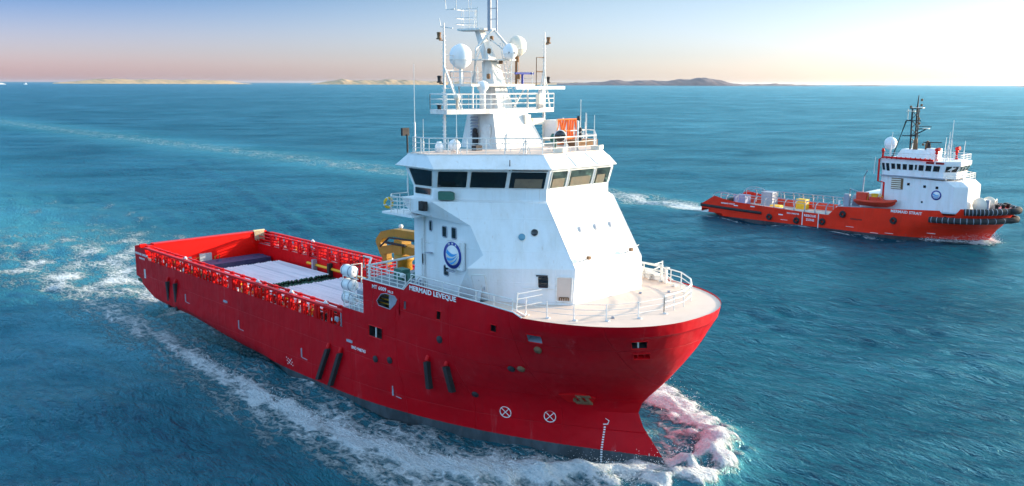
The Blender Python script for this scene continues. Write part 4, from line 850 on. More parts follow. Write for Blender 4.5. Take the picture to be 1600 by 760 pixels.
# searchlight with a green shroud
sl = bpy.data.objects.new('searchlight', None); col.objects.link(sl); sl.parent = ship
b = MB(); b.lathe((57.0, .9, 22.25), (.62, -.55, -.1), [(-.35, .22), (-.1, .42), (.1, .46), (.14, .42)], 20); b.build('lamp_housing', M['white_trim'], sl)
b = MB(); b.lathe((57.0, .9, 22.25), (.62, -.55, -.1), [(.13, .41), (.16, .40)], 20); b.build('lamp_glass', M['glass'], sl)
b = MB(); b.lathe((56.6, .75, 21.1), (0, 0, 1), [(0, .12), (.7, .12), (.72, .3), (1.0, .36), (1.3, .2)], 10); b.build('lamp_cover', M['deck_green'], sl)
for y in (-1.0, 4.2):
    b = MB(); b.obox((58.0 if y < 0 else 57.9, y+(.9 if y < 0 else -.2), 21.3), (.35, .1, .05), (-.08, .3, 0), (0, 0, .16)); b.build('window_wash_unit', M['cream'], ship)
# orange and white lattice screens of the portside rack
og = thing('equipment_rack', 'orange and pale slatted rack lashed on the bridge roof, right of the mast', 'rack', (52.9, 5.7, 21.14))
def orr(b): b.local = True; return b
b = MB(); b.box(-1.3, .2, -.95, 1.4, .35, .5); b.box(-1.3, .2, -.95, 1.4, 0, .1)
for x in (-1.3, .2):
    for y in (-.95, 1.4): b.tube([(x, y, 0), (x, y, 2.1)], .06, 5)
b.build('rack_frame', M['cream'], og)
b = MB(); b.box(-1.25, .15, -.85, 1.3, .5, 2.0); b.build('packed_net', M['letter'], og)
k = 0
for y in np.linspace(-.8, 1.25, 8):
    b = MB(); dy = random.uniform(-.3, .3); b.tube([(.2, y, .1), (.21, y+dy, 1.1), (.2, y-dy*.4, 2.08)], .085, 5); b.build('orange_lashing', M['orange'], og)
for z in (.15, .55, 1.15, 2.05):
    b = MB(); b.tube([(.23, -.95, z), (.23, 1.4, z)], .06, 5); b.build('orange_lashing', M['orange'], og)
rlk = MB(); rlk.lathe((57.3, 2.5, 21.1), (0, 0, 1), [(0, .09), (2.2, .07)], 8); rlk.tube([(57.3, 1.7, 22.6), (57.3, 3.3, 22.6)], .04, 5); rlk.tube([(57.3, 3.3, 22.6), (57.3, 3.3, 23.2)], .03, 5); rlk.build('light_mast', M['white_trim'], ship)
for z in (21.8, 22.15, 22.5, 23.35):
    b = MB(); b.lathe((57.35, 2.7 if z < 23 else 2.5, z), (0, 0, 1), [(0, .12), (.1, .14), (.25, .12), (.3, .06)], 8); b.build('signal_lamp', M['dark'], ship)
b = MB(); b.box(53.2, 54.3, 5.6, 8.3, 21.12, 21.6); b.build('roof_locker', M['brown'], ship)
# life ring on the wing rail
rg = thing('life_ring', 'yellow life ring hung on the bridge wing rail', 'life ring', (48.5, Y(9.05, -1), 17.35)); b = MB()
b.tube([(0, .34*math.cos(a), .34*math.sin(a)) for a in np.linspace(0, 2*math.pi, 17)], .10, 7); b.build('ring', M['yellow_bright'], rg)
b = MB(); [b.tube([(0, .34*math.cos(a), .34*math.sin(a)), (0, .34*math.cos(a+.25), .34*math.sin(a+.25))], .115, 7) for a in (0.2, 1.8, 3.3, 4.9)]; b.build('ring_band', M['letter'], rg)
# ============================================================ THE SECOND SHIP (own axes: x forward from the stern, y to port)
T2 = thing('offshore_tug', 'smaller orange-red offshore vessel with black bow fendering and lattice mast, sailing behind on the right', 'ship', (0.5, 111.8, 0), R(2.0))
def s2(x, a, b): t = min(1, max(0, (x-a)/(b-a))); return t*t*(3-2*t)
def nose2(z): return float(np.interp(z, [-1, 0, 1, 2.2, 3.5, 5, 6.2], [50.0, 50.2, 50.6, 51.4, 52.6, 53.6, 54.0]))
def hb2(x, z):
    xn = nose2(z); x0 = float(np.interp(z, [-1, 1, 3, 5, 6], [32, 34, 40, 44, 45])); t = s2(z, 0, 5.5)
    if x <= x0: h = 6.5
    else: u = min(1, (x-x0)/(xn-x0)); h = 6.5*(1-u**lerp(1.8, 2.4, t))**lerp(.95, .5, t)
    if x < 8: zl = float(np.interp(x, [-1.2, 0, 8], [.9, .3, -.9])); h *= 1 if z > zl+.6 else math.sqrt(max(0, 1-((zl+.6-z)/.6)**2))
    return h
def zt2(x): return float(np.interp(x, [-1.2, -.9, 1.7, 3.5, 6.5, 19, 25.2, 26.8, 36, 44.4, 45.2, 46.9, 47.5, 54], [2.4, 2.6, 4.2, 3.75, 3.35, 2.85, 2.75, 4.45, 4.9, 5.4, 4.65, 4.75, 5.95, 6.15]))
xs = sorted(set(list(np.arange(-1.2, 44, 1.6))+list(np.arange(44, 53, .8))+[-.9, 1.7, 3.5, 6.5, 25.2, 26.8, 44.4, 45.2, 46.9, 47.5, 53.2, 53.6, 53.8, 54.0])); zs = [-1, -.4, 0, .3, .8, 1.5, 2.2, 3, 3.8, 4.5, 5.2, 5.8, 6.2]
vs, fs, idx = [], [], {}
def vt(i, j, sg):
    x = xs[i]; zl = float(np.interp(x, [-1.2, 0, 8], [.9, .3, -1.0])); z = min(max(zs[j], zl), zt2(x))
    X = x if x < 34 else 34+(x-34)*(nose2(z)-34)/20.0
    k = (round(X, 3), round(sg*(hb2(X, z) if x < 54 else 0), 3), round(z, 3))
    if k not in idx: idx[k] = len(vs); vs.append(k)
    return idx[k]
for sg in (-1, 1):
    for i in range(len(xs)-1):
        for j in range(len(zs)-1):
            d = []
            for k in (vt(i, j, sg), vt(i+1, j, sg), vt(i+1, j+1, sg), vt(i, j+1, sg)):
                if k not in d: d.append(k)
            if len(d) > 2: fs.append(tuple(d if sg < 0 else d[::-1]))
b = MB(); b.add(vs, fs, True); b.quad((-1.2, -6.5, .9), (-1.2, 6.5, .9), (-1.2, 6.5, 1.9), (-1.2, -6.5, 1.9))
h2 = b.build('hull', M['hull_far'], T2, fix=False)
if hasattr(h2.data, 'set_sharp_from_angle'): h2.data.set_sharp_from_angle(angle=R(30))
b = MB(); b.box(-1.1, 26.5, -6.4, 6.4, 1.55, 1.75); b.build('main_deck', M['deck_pale'], T2)
o_ = [(x, -max(0, hb2(x, 5)-.05)) for x in list(np.arange(26.6, 53.4, .8))+[53.5]]
b = MB(); b.add([(x, y, 4.42+.03*(x-26)) for x, y in o_]+[(x, -y, 4.42+.03*(x-26)) for x, y in o_[::-1]], [tuple(range(2*len(o_)))]); b.build('forecastle_deck', M['grey'], T2)
b = MB(); b.box(26.5, 26.7, -6.4, 6.4, 1.75, 4.42); b.build('deck_break', M['white'], T2)
for s in (-1, 1):
    b = MB(); b.box(2, 25.6, s*5.85-.06, s*5.85+.06, 1.75, 3.1); b.box(2, 25.6, min(s*5.85, s*6.45), max(s*5.85, s*6.45), 2.5, 2.62); b.build('inner_bulwark', M['orange_red'] if s > 0 else M['cream'], T2)
    # pipe hoops over the bulwark
    hp = MB(); hp.tube([(0, s*6.1, 2.7), (.0, s*6.0, 3.9), (.05, s*5.6, 4.45), (.15, s*4.9, 4.7)], .11, 7)
    h0 = hp.build('guard_hoop', M['grey'], T2, loc=(4.0, 0, 0)); k = 4.0
    while k < 25: k += 2.05; copy_part(h0, T2, (k, 0, 0))
    rail([(2.2, s*5.0, 3.6), (25.4, s*5.0, 3.6)], h=1.05, bars=1, sp=4, r=.07, name='guard_rail', mat=M['grey'], parent=T2)
    b = MB(); b.tube([(x, s*(6.2 if 0 < i_ < 6 else 5.9), z) for i_, (x, z) in enumerate([(.6, 3.0), (1.2, 4.3), (2.2, 4.9), (3.6, 5.05), (5.0, 4.9), (6.0, 4.4), (6.3, 3.3)])], .07, 6); b.build('stern_hoop', M['grey'], T2)
    b = MB(); b.box(26.2, 26.5, s*4.8-.1, s*4.8+.1, 1.75, 5.4); b.build('deck_post', M['white'], T2)
# black stern belting, tyres and bow fendering
b = MB(); b.tube([(-1.25, y, 2.1) for y in (-6.3, 6.3)], .42, 10); b.build('stern_fender', M['black'], T2)
for s in (-1, 1):
    b = MB(); b.tube([(-1.1, s*6.45, 2.1), (4, s*6.62, 1.95), (12.0, s*6.62, 1.75)], .27, 8); b.build('belting', M['black'], T2)
    for n_, (x0, x1, z, r, sk) in enumerate(((42.8, 54.2, 3.75, .50, 1), (48.0, 54.4, 5.25, .55, 1))):
        pts = []
        for x in np.linspace(x0, x1-.4, 26): pts.append((x, s*(hb2(min(x, 53.4), 5)+.25), z+.04*(x-42)+.10*(x-42)*0))
        pts.append((x1, 0, pts[-1][2]))
        b = MB(); L_ = len(pts)
        b.tube(pts, r, 12); b.build('bow_fender', M['black'], T2)
        b = MB()
        for k in range(1, L_-2, 2):
            p, q = Vector(pts[k]), Vector(pts[k+1]); d = (q-p).normalized()
            b.lathe(p, d, [(-.05, r*1.01), (-.02, r*1.05), (.02, r*1.05), (.05, r*1.01)], 14)
        b.build('fender_lashing', M['grey'], T2)
    ty = MB(); ty.tube([(.42*math.cos(a), s*.18, .42*math.sin(a)) for a in np.linspace(0, 2*math.pi, 21)], .22, 8)
    ty.tube([(0, s*.05, .5), (0, s*-.02, 1.0)], .03, 4)
    sp = [(13.7, 1.2), (19.2, 1.1), (24.2, 1.4), (27.9, 3.15), (36.9, 2.95)]
    t0 = ty.build('tyre_fender', M['black'], T2, loc=(sp[0][0], s*6.5, sp[0][1]))
    for x, z in sp[1:]: copy_part(t0, T2, (x, s*(hb2(x, z)), z))
    xd = (1, 0, 0) if s < 0 else (-1, 0, 0)
    def lab(nm, txt, x0, x1, z, h, mat=M['letter'], bold=.03): text_fit(nm, txt, (x0 if s < 0 else x1, s*(6.5+.02), z), xd, (0, 0, 1), x1-x0, h, mat, T2, bold)
    lab('ship_name', 'MERMAID STRAIT', 36.3, 41.5, 4.35, .50)
    lab('zone_lettering', 'RESCUE', 20.6, 22.9, 2.0, .42); lab('zone_lettering', 'ZONE', 21.0, 22.6, 1.25, .42)
    lab('stern_name', 'MERMAID STRAIT', 3.2, 6.2, 2.75, .28); lab('number_lettering', 'IMO 9486740', 17.2, 19.6, 2.15, .3); lab('side_lettering', 'REMOVE', 29.3, 31.4, 2.35, .26, M['dark'])
    b = MB(); b.box(20.2, 20.36, min(s*6.5, s*6.53), max(s*6.5, s*6.53), .0, 2.78); b.box(23.3, 23.46, min(s*6.5, s*6.53), max(s*6.5, s*6.53), -.1, 2.72); b.build('zone_stripe', M['letter'], T2)
    b = MB()
    for x0_, z in ((6.0, 1.55), (9.6, 1.7), (15.5, .75)): b.box(x0_, x0_+.9, min(s*6.5, s*6.53), max(s*6.5, s*6.53), z+1.0, z+1.2)
    for x0_, z in ((16, .9), (28.6, 1.0), (33, .4), (35.5, .6), (42, 1.2)): b.box(x0_, x0_+1.4, min(s*hb2(x0_+1, z+.1), s*(hb2(x0_, z)+.04)), max(s*hb2(x0_+1, z+.1), s*(hb2(x0_, z)+.04)), z, z+.07)
    b.build('hull_marking', M['letter'], T2)
    for x in (45.0, 46.2): b = MB(); b.box(x, x+.45, min(s*6.5, s*6.55), max(s*6.5, s*6.55), 4.0, 4.5); b.build('freeing_port', M['dark'], T2)
# deckhouse
sh = bpy.data.objects.new('deckhouse', None); col.objects.link(sh); sh.parent = T2
b = MB(); dk = 4.55
for s in (-1, 1):
    y = s*4.6
    pf = [(33.5, y, 4.6), (45.6, y, 5.0), (45.6, y, 9.25), (44.3, y, 10.1), (33.5, y, 10.45)]
    b.quad(*pf); y2 = s*3.2
    b.quad((45.6, y, 5.0), (45.6, y, 9.25), (47.4, y2, 9.25), (47.4, y2, 5.0)); b.quad((45.6, y, 9.25), (44.3, y, 10.1), (46.4, y2, 10.1), (47.4, y2, 9.25))
b.quad((47.4, -3.2, 5), (47.4, 3.2, 5), (47.4, 3.2, 9.25), (47.4, -3.2, 9.25)); b.quad((47.4, -3.2, 9.25), (47.4, 3.2, 9.25), (46.4, 3.2, 10.1), (46.4, -3.2, 10.1))
b.quad((44.3, -4.6, 10.1), (46.4, -3.2, 10.1), (46.4, 3.2, 10.1), (44.3, 4.6, 10.1), (33.5, 4.6, 10.45), (33.5, -4.6, 10.45)); b.quad((33.5, -4.6, 4.6), (33.5, 4.6, 4.6), (33.5, 4.6, 10.45), (33.5, -4.6, 10.45))
b.build('house_walls', M['white'], sh)
b = MB()      # wheelhouse
lo = [(33.4, -4.3), (43.6, -4.3), (45.2, -2.6), (45.2, 2.6), (43.6, 4.3), (33.4, 4.3)]; hi = [(33.2, -4.45), (43.9, -4.45), (45.8, -2.7), (45.8, 2.7), (43.9, 4.45), (33.2, 4.45)]
Z0, Z1, Z2_, Z3 = 10.45, 11.5, 12.75, 13.35
for a_, za, c_, zc in ((lo, Z0, lo, Z1), (lo, Z1, hi, Z2_), (hi, Z2_, hi, Z3)):
    for i in range(6): j = (i+1) % 6; b.quad((*a_[i], za), (*a_[j], za), (*c_[j], zc), (*c_[i], zc))
b.quad(*[(x, y, Z3) for x, y in hi]); b.build('wheelhouse_walls', M['white'], sh)
wr_ = [(.01, .055, -.25), (.075, .13, -.35), (.16, .225, 0), (.25, .315, 0), (.345, .415, 0), (.445, .515, 0), (.54, .575, .1), (.60, .68, 0), (.71, .80, 0), (.83, .93, 0)]
for s in (-1, 1):
    q = [(33.4, s*4.3, Z1), (43.6, s*4.3, Z1), (43.9, s*4.45, Z2_), (33.2, s*4.45, Z2_)]
    for a_, c_, dv in wr_:
        u = (a_, c_) if s < 0 else (1-c_, 1-a_); qq = q if s < 0 else [q[1], q[0], q[3], q[2]]
        pane(*qq, u[0], u[1], .08+dv*.8, .86, corner=.05, frame=.05, parent=sh)
    q = [(43.6, s*4.3, Z1), (45.2, s*2.6, Z1), (45.8, s*2.7, Z2_), (43.9, s*4.45, Z2_)]
    qq = q if s < 0 else [q[1], q[0], q[3], q[2]]
    pane(*qq, .08, .46, .08, .86, corner=.05, frame=.05, parent=sh); pane(*qq, .54, .92, .08, .86, corner=.05, frame=.05, parent=sh)
    q = [(40.6, s*4.46, Z2_), (43.85, s*4.46, Z2_), (43.85, s*4.46, Z3), (40.6, s*4.46, Z3)]
    qq = q if s < 0 else [q[1], q[0], q[3], q[2]]
    for u in ((.05, .45), (.53, .95)): uu = u if s < 0 else (1-u[1], 1-u[0]); pane(*qq, uu[0], uu[1], .15, .75, corner=.05, frame=.03, parent=sh)
    # ledge walkway under the wheelhouse
    b = MB(); b.box(33.2, 44.2, min(s*4.3, s*5.0), max(s*4.3, s*5.0), 10.42, 10.55); b.build('walkway', M['grey'], sh)
    for x, z in ((38.2, 9.2), (40.9, 9.0), (42.9, 8.95)):
        b = MB(); b.box(x-.22, x+.22, min(s*4.6, s*4.63), max(s*4.6, s*4.63), z-.22, z+.22); b.build('window', M['glass'], sh)
    b = MB(); b.box(40.5, 40.8, min(s*4.6, s*4.63), max(s*4.6, s*4.63), 6.2, 6.5); b.build('window', M['glass'], sh)
    b = MB(); b.box(35.3, 37.3, min(s*4.6, s*4.66), max(s*4.6, s*4.66), 8.2, 10.1); b.build('vent_frame', M['brown'], sh)
    for k in range(5): b = MB(); b.box(35.35, 36.95, min(s*4.66, s*4.78), max(s*4.66, s*4.78), 8.32+.36*k, 8.52+.36*k); b.build('vent_louvre', M['cream'], sh)
    badge(sh, (42.9, s*4.615, 7.7), (1, 0, 0) if s < 0 else (-1, 0, 0), (0, 0, 1), .82, txt='')
for y0, y1 in ((-2.45, -.9), (-.75, .75), (.9, 2.45)): pane((45.2, -2.6, Z1), (45.2, 2.6, Z1), (45.8, 2.7, Z2_), (45.8, -2.7, Z2_), (y0+2.6)/5.2, (y1+2.6)/5.2, .08, .86, corner=.05, frame=.05, parent=sh)
def r2_(pts, **k): return rail(pts, parent=T2, **k)
r2_([(33.3, -4.4, Z3), (43.8, -4.4, Z3), (45.6, -2.6, Z3), (45.6, 2.6, Z3), (43.8, 4.4, Z3), (33.3, 4.4, Z3)], sp=1.6, h=1.05, r=.04)
r2_([(44.3, -4.7, 10.2), (46.4, -3.2, 10.15), (46.4, 3.2, 10.15), (44.3, 4.7, 10.2)], sp=1.2, h=1.05, r=.05)
# red fire main along the roof edge, with fire monitors
b = MB(); b.tube([(34.0, -4.6, 5.0), (34.0, -4.6, 9.2), (33.0, -4.75, 9.4), (33.0, -4.75, 13.2), (33.5, -4.75, 13.6), (42.0, -4.75, 13.45)], .17, 8)
for k in range(10): b.lathe((34.2+.8*k, -4.75, 13.57), (1, 0, 0), [(0, .24), (.12, .24)], 8)
b.build('fire_main', M['red_bright'], T2)
for x, y in ((33.4, -4.4), (42.0, -3.4), (43.4, 2.2)):
    b = MB(); b.lathe((x, y, 13.4), (0, 0, 1), [(0, .3), (.3, .16), (1.1, .16), (1.2, .34), (1.4, .2), (1.7, .2)], 10); b.tube([(x-.2, y, 15.2), (x+.5, y-.2, 15.3)], .26, 8, .34) if x > 40 else None; b.build('fire_monitor', M['red_bright'], T2)
# funnel-like casing, mast
b = MB(); vs_ = [(34.6, -2, 13.35), (41.2, -2, 13.35), (41.2, 2.2, 13.35), (34.6, 2.2, 13.35), (35.4, -1.4, 14.9), (39.8, -1.4, 14.9), (39.8, 1.6, 14.9), (35.4, 1.6, 14.9)]
b.add(vs_, [(0,3,2,1), (4,5,6,7), (0,1,5,4), (1,2,6,5), (2,3,7,6), (3,0,4,7)]); b.box(39.5, 41.4, -1.2, 1.0, 13.4, 15.2); b.build('mast_casing', M['white'], T2)
m2 = bpy.data.objects.new('lattice_mast', None); col.objects.link(m2); m2.parent = T2
dk_ = M['dark']
b = MB(); b.tube([(33.4, 0, 13.4), (35.3, 0, 19.8), (36.3, 0, 19.9)], .13, 6); b.tube([(36.8, .8, 14.8), (36.9, .3, 22.3)], .14, 6); b.tube([(36.6, -.8, 14.8), (36.3, -.3, 22.0)], .14, 6); b.tube([(37.4, 0, 14.8), (37.3, 0, 21.9)], .10, 6)
b.tube([(37.0, 0, 21.9), (37.1, 0, 24.2)], .14, 6, .07); b.build('mast_leg', dk_, m2)
b = MB()
for z in (17.2, 19.8, 21.9): b.tube([(35.0+(z-17)*.2, -.6, z), (37.6, .5, z)], .08, 5)
for z in (15.6, 17.2, 18.6, 20.2): b.tube([(36.5, -.6, z), (37.4, .4, z+1.3)], .06, 4); b.tube([(37.4, .3, z), (36.4, -.5, z+1.3)], .06, 4)
b.tube([(36.4, 0, 17.1), (38.8, -.2, 18.4)], .10, 5); b.tube([(37.3, 0, 18.4), (38.9, -.2, 18.5)], .08, 5); b.build('mast_brace', dk_, m2)
b = MB(); b.box(35.4, 36.6, -.6, .6, 21.4, 21.5); b.box(36.2, 38.1, -.5, .5, 22.0, 22.1); b.tube([(35.5, 0, 20.0), (35.5, 0, 21.8)], .05, 5); b.box(38.3, 39.3, -.5, .3, 18.5, 18.6); b.build('mast_platform', M['cream'], m2)
b = MB(); b.obox((38.6, -.1, 18.85), (.9, .5, 0), (-.06, .1, 0), (0, 0, .06)); b.obox((40.0, 0, 16.2), (1.3, .6, 0), (-.05, .1, 0), (0, 0, .08)); b.lathe((39.5, 0, 15.0), (0, 0, 1), [(0, .3), (.7, .28), (1.1, .2)], 8); b.build('radar_scanner', M['dark'], m2)
for x, y, z in ((37.6, .2, 22.3), (37.6, .2, 23.2), (37.5, -.3, 20.0), (37.6, -.3, 19.2), (37.3, -.4, 16.5), (35.9, 0, 22.0), (37.3, -.4, 15.6), (38.6, -.4, 15.6)):
    b = MB(); b.lathe((x, y, z), (0, 0, 1), [(0, .14), (.1, .2), (.35, .2), (.4, .1)], 8); b.build('signal_lamp', M['brown'], m2)
b = MB(); b.lathe((37.5, -.9, 13.4), (0, 0, 1), [(0, .5), (2.4, .35), (3.2, .3), (3.4, .1)], 10); b.lathe((38.9, .9, 13.4), (0, 0, 1), [(0, .5), (2.6, .35), (3.0, .2)], 10); b.build('exhaust', M['brown'], m2)
o = radome((32.3, 1.5, 15.7), 1.05, 13.4, M['dome'], parent=T2)
for (x, y, z, h) in ((43.9, -2.5, 13.4, 6.8), (43.3, -1.9, 13.4, 4.8), (44.6, 2.0, 13.4, 3.2), (33.6, -1.5, 13.4, 4.4), (41.2, 2.9, 13.4, 3.6), (35.4, 3.5, 13.4, 3.0), (31.5, -3.0, 10.4, 3.0)):
    b = MB(); b.tube([(x, y, z), (x, y, z+h*.5), (x+.1, y, z+h)], .09, 5, .04)
    if h > 4.5: [b.tube([(x, y, z+h*.6), (x+.7*math.cos(a*2), y+.7*math.sin(a*2), z)], .04, 4) for a in range(3)]
    b.build('whip_aerial', M['white_trim'], T2)
# foredeck gear
wn = bpy.data.objects.new('anchor_winch', None); col.objects.link(wn); wn.parent = T2
b = MB(); b.lathe((49.0, -2.1, 6.35), (.25, 1, 0), [(0, 1.25), (.12, 1.25), (.14, .95), (2.7, .95), (2.72, 1.25), (2.84, 1.25)], 20); b.build('winch_drum', M['cream'], wn)
b = MB(); b.box(49.9, 50.5, -2.2, -1.6, 5.1, 7.3); b.box(49.6, 50.3, .6, 1.2, 5.1, 7.2); b.box(47.9, 50.4, -2.5, 1.4, 5.0, 5.4); b.build('winch_frame', M['grey'], wn)
b = MB(); b.tube([(50.9, -.8, 5.2), (50.9, -.8, 7.2)], .12, 6); b.tube([(50.9, .3, 5.2), (50.9, .3, 7.4)], .12, 6); b.tube([(50.9, -.8, 7.1), (50.9, .3, 7.3)], .1, 6); b.build('guide_post', M['cream'], T2)
for x, y in ((51.6, -1.9), (52.4, -1.2), (52.6, .6), (52.0, 1.5)):
    b = MB(); b.lathe((x, y, 5.2), (0, 0, 1), [(0, .28), (1.3, .28), (1.32, .38), (1.5, .38)], 10); b.build('bollard', M['black'], T2)
b = MB(); b.box(51.3, 53.0, -1.5, 1.5, 5.2, 6.0); b.build('towing_bitt', M['red_bright'], T2)
b = MB(); b.lathe((28.6, -3.0, 4.5), (0, 0, 1), [(0, .7), (1.6, .6), (2.0, .3)], 10); b.box(29.2, 30.4, 1.5, 3.5, 4.5, 6.4); b.box(27.2, 28.2, -5.0, -4.2, 4.5, 6.6); b.tube([(28.0, -4.6, 5.6), (28.3, -5.0, 7.6), (30.2, -5.4, 7.3), (30.6, -5.4, 5.2)], .1, 6); b.tube([(29.2, -2, 4.5), (29.4, -2, 9.6), (29.9, -2, 10.8)], .12, 6); b.lathe((29.6, -.5, 4.5), (0, 0, 1), [(0, .5), (1.2, .5), (1.5, .8), (1.8, .4)], 10); b.build('davit_gear', M['grey'], T2)
b = MB(); b.box(30.0, 33.4, -4.4, 4.4, 4.5, 7.0); b.build('aft_house', M['white'], sh)
# ---- things carried: rescue boat, containers
def onT2(name, lab, cat, loc, rz=0, grp=None):
    c, s = math.cos(R(2.0)), math.sin(R(2.0)); x, y, z = loc
    return thing(name, lab, cat, (.5+c*x-s*y, 111.8+s*x+c*y, z), R(2.0)+rz, grp)
rb = onT2('rescue_boat', 'orange rigid rescue boat in its davit beside the white deckhouse of the smaller ship', 'boat', (33.2, -5.75, 4.9))
b = MB(); st = [(-3.4, .75, .3, .95), (-3.0, .85, .1, .95), (0, .95, .0, .95), (2.0, .8, .1, 1.05), (3.0, .4, .4, 1.2), (3.5, .02, .8, 1.3)]
rings = [[(x, -w_, zt_), (x, -w_*.8, (zb_+zt_)/2), (x, 0, zb_), (x, w_*.8, (zb_+zt_)/2), (x, w_, zt_)] for x, w_, zb_, zt_ in st]
b.add([p for r_ in rings for p in r_], [(i*5+k, i*5+k+1, (i+1)*5+k+1, (i+1)*5+k) for i in range(5) for k in range(4)]); b.quad(*rings[0]); b.add([(x, -w_*.9, z-.12) for x, w_, q_, z in st]+[(x, w_*.9, z-.12) for x, w_, q_, z in st[::-1]], [tuple(range(12))]); b.build('boat_hull', M['orange_red'], rb)
b = MB(); b.tube([(-3.4, -.85, .95), (0, -1.0, .95), (2.0, -.85, 1.05), (3.0, -.45, 1.2), (3.5, 0, 1.35), (3.0, .45, 1.2), (2.0, .85, 1.05), (0, 1.0, .95), (-3.4, .85, .95)], .27, 8); b.build('boat_tube', M['orange_red'], rb)
b = MB(); b.box(-3.2, -1.4, -.6, .6, .9, 2.4); b.box(-.9, .9, -.5, .5, .9, 1.75); b.obox((1.1, 0, 1.4), (.4, 0, -.35), (0, .5, 0), (.12, 0, .14)); b.build('boat_console', M['orange_red'], rb)
b = MB(); b.tube([(-1.2, -.6, 1.0), (-1.0, -.6, 2.2), (.6, -.5, 2.3), (1.1, -.5, 1.7)], .06, 5); b.tube([(-1.2, .6, 1.0), (-1.0, .6, 2.2), (.6, .5, 2.3), (1.1, .5, 1.7)], .06, 5); b.box(-.6, .3, -.3, .3, 1.75, 2.2); b.build('boat_frame', M['yellow_bright'], rb)
def crate(lab, loc, dx, dy, dz, mat, frame=None, cat='container', grp=None):
    t = onT2('deck_container', lab, cat, loc, 0, grp); b = MB(); b.box(-dx, dx, -dy, dy, .05, dz); b.build('container_body', mat, t)
    b = MB()
    for x in (-dx, dx):
        for y in (-dy, dy): b.box(x-.06, x+.06, y-.06, y+.06, 0, dz+.06)
    for k in range(5): x = lerp(-dx, dx, (k+.5)/5); b.box(x-.05, x+.05, -dy-.05, dy+.05, .05, dz-.05)
    b.build('container_frame', frame or mat, t); return t
crate('yellow deck container nearest the camera side, on the aft deck of the smaller ship', (13.4, -3.2, 1.75), 1.0, .8, 1.35, M['yellow_bright'])
crate('yellow deck container against the far bulwark of the smaller ship', (15.0, 4.2, 1.75), .9, .8, 2.0, M['yellow_bright'])
crate('tall plain grey deck container against the far bulwark of the smaller ship', (8.2, 3.6, 1.75), 1.15, 1.1, 2.9, M['grey'])
crate('lavender blue deck container at the stern end of the smaller ship', (3.0, 2.0, 1.75), 1.2, 1.1, 2.0, principled('lavender_paint', (.25, .27, .45), .5, noise=.4))
# ============================================================ THE SEA: one sheet, fine near the camera and in its direction, real waves and wakes
def dist_poly(x, y, pts):
    """distance to a polyline, and the parameter 0..1 along it, and signed side"""
    best = np.full(x.shape, 1e9); par = np.zeros(x.shape); sd_ = np.zeros(x.shape); pts = np.array(pts, float); n = len(pts)-1
    for i in range(n):
        a, b_ = pts[i], pts[i+1]; d = b_-a; L2 = (d**2).sum()
        t = np.clip(((x-a[0])*d[0]+(y-a[1])*d[1])/L2, 0, 1); qx = x-(a[0]+t*d[0]); qy = y-(a[1]+t*d[1]); q = np.hypot(qx, qy)
        m = q < best; best = np.where(m, q, best); par = np.where(m, (i+t)/n, par); sd_ = np.where(m, np.sign(d[0]*qy-d[1]*qx), sd_)
    return best, par, sd_
def gauss(d, w_): return np.exp(-(d/w_)**2)
def sm(x, a, b_): t = np.clip((x-a)/(b_-a), 0, 1); return t*t*(3-2*t)
rng = np.random.RandomState(11)
def nz(x, y, wl, n=7, seed=0):
    """cheap smooth noise, about -1..1"""
    r_ = np.random.RandomState(100+seed); o = np.zeros_like(x)
    for k in range(n):
        a = r_.uniform(0, 2*np.pi); f = 2*np.pi/(wl*r_.uniform(.6, 1.6)); o += np.sin(f*(x*np.cos(a)+y*np.sin(a))+r_.uniform(0, 6.28))
    return o/math.sqrt(n)
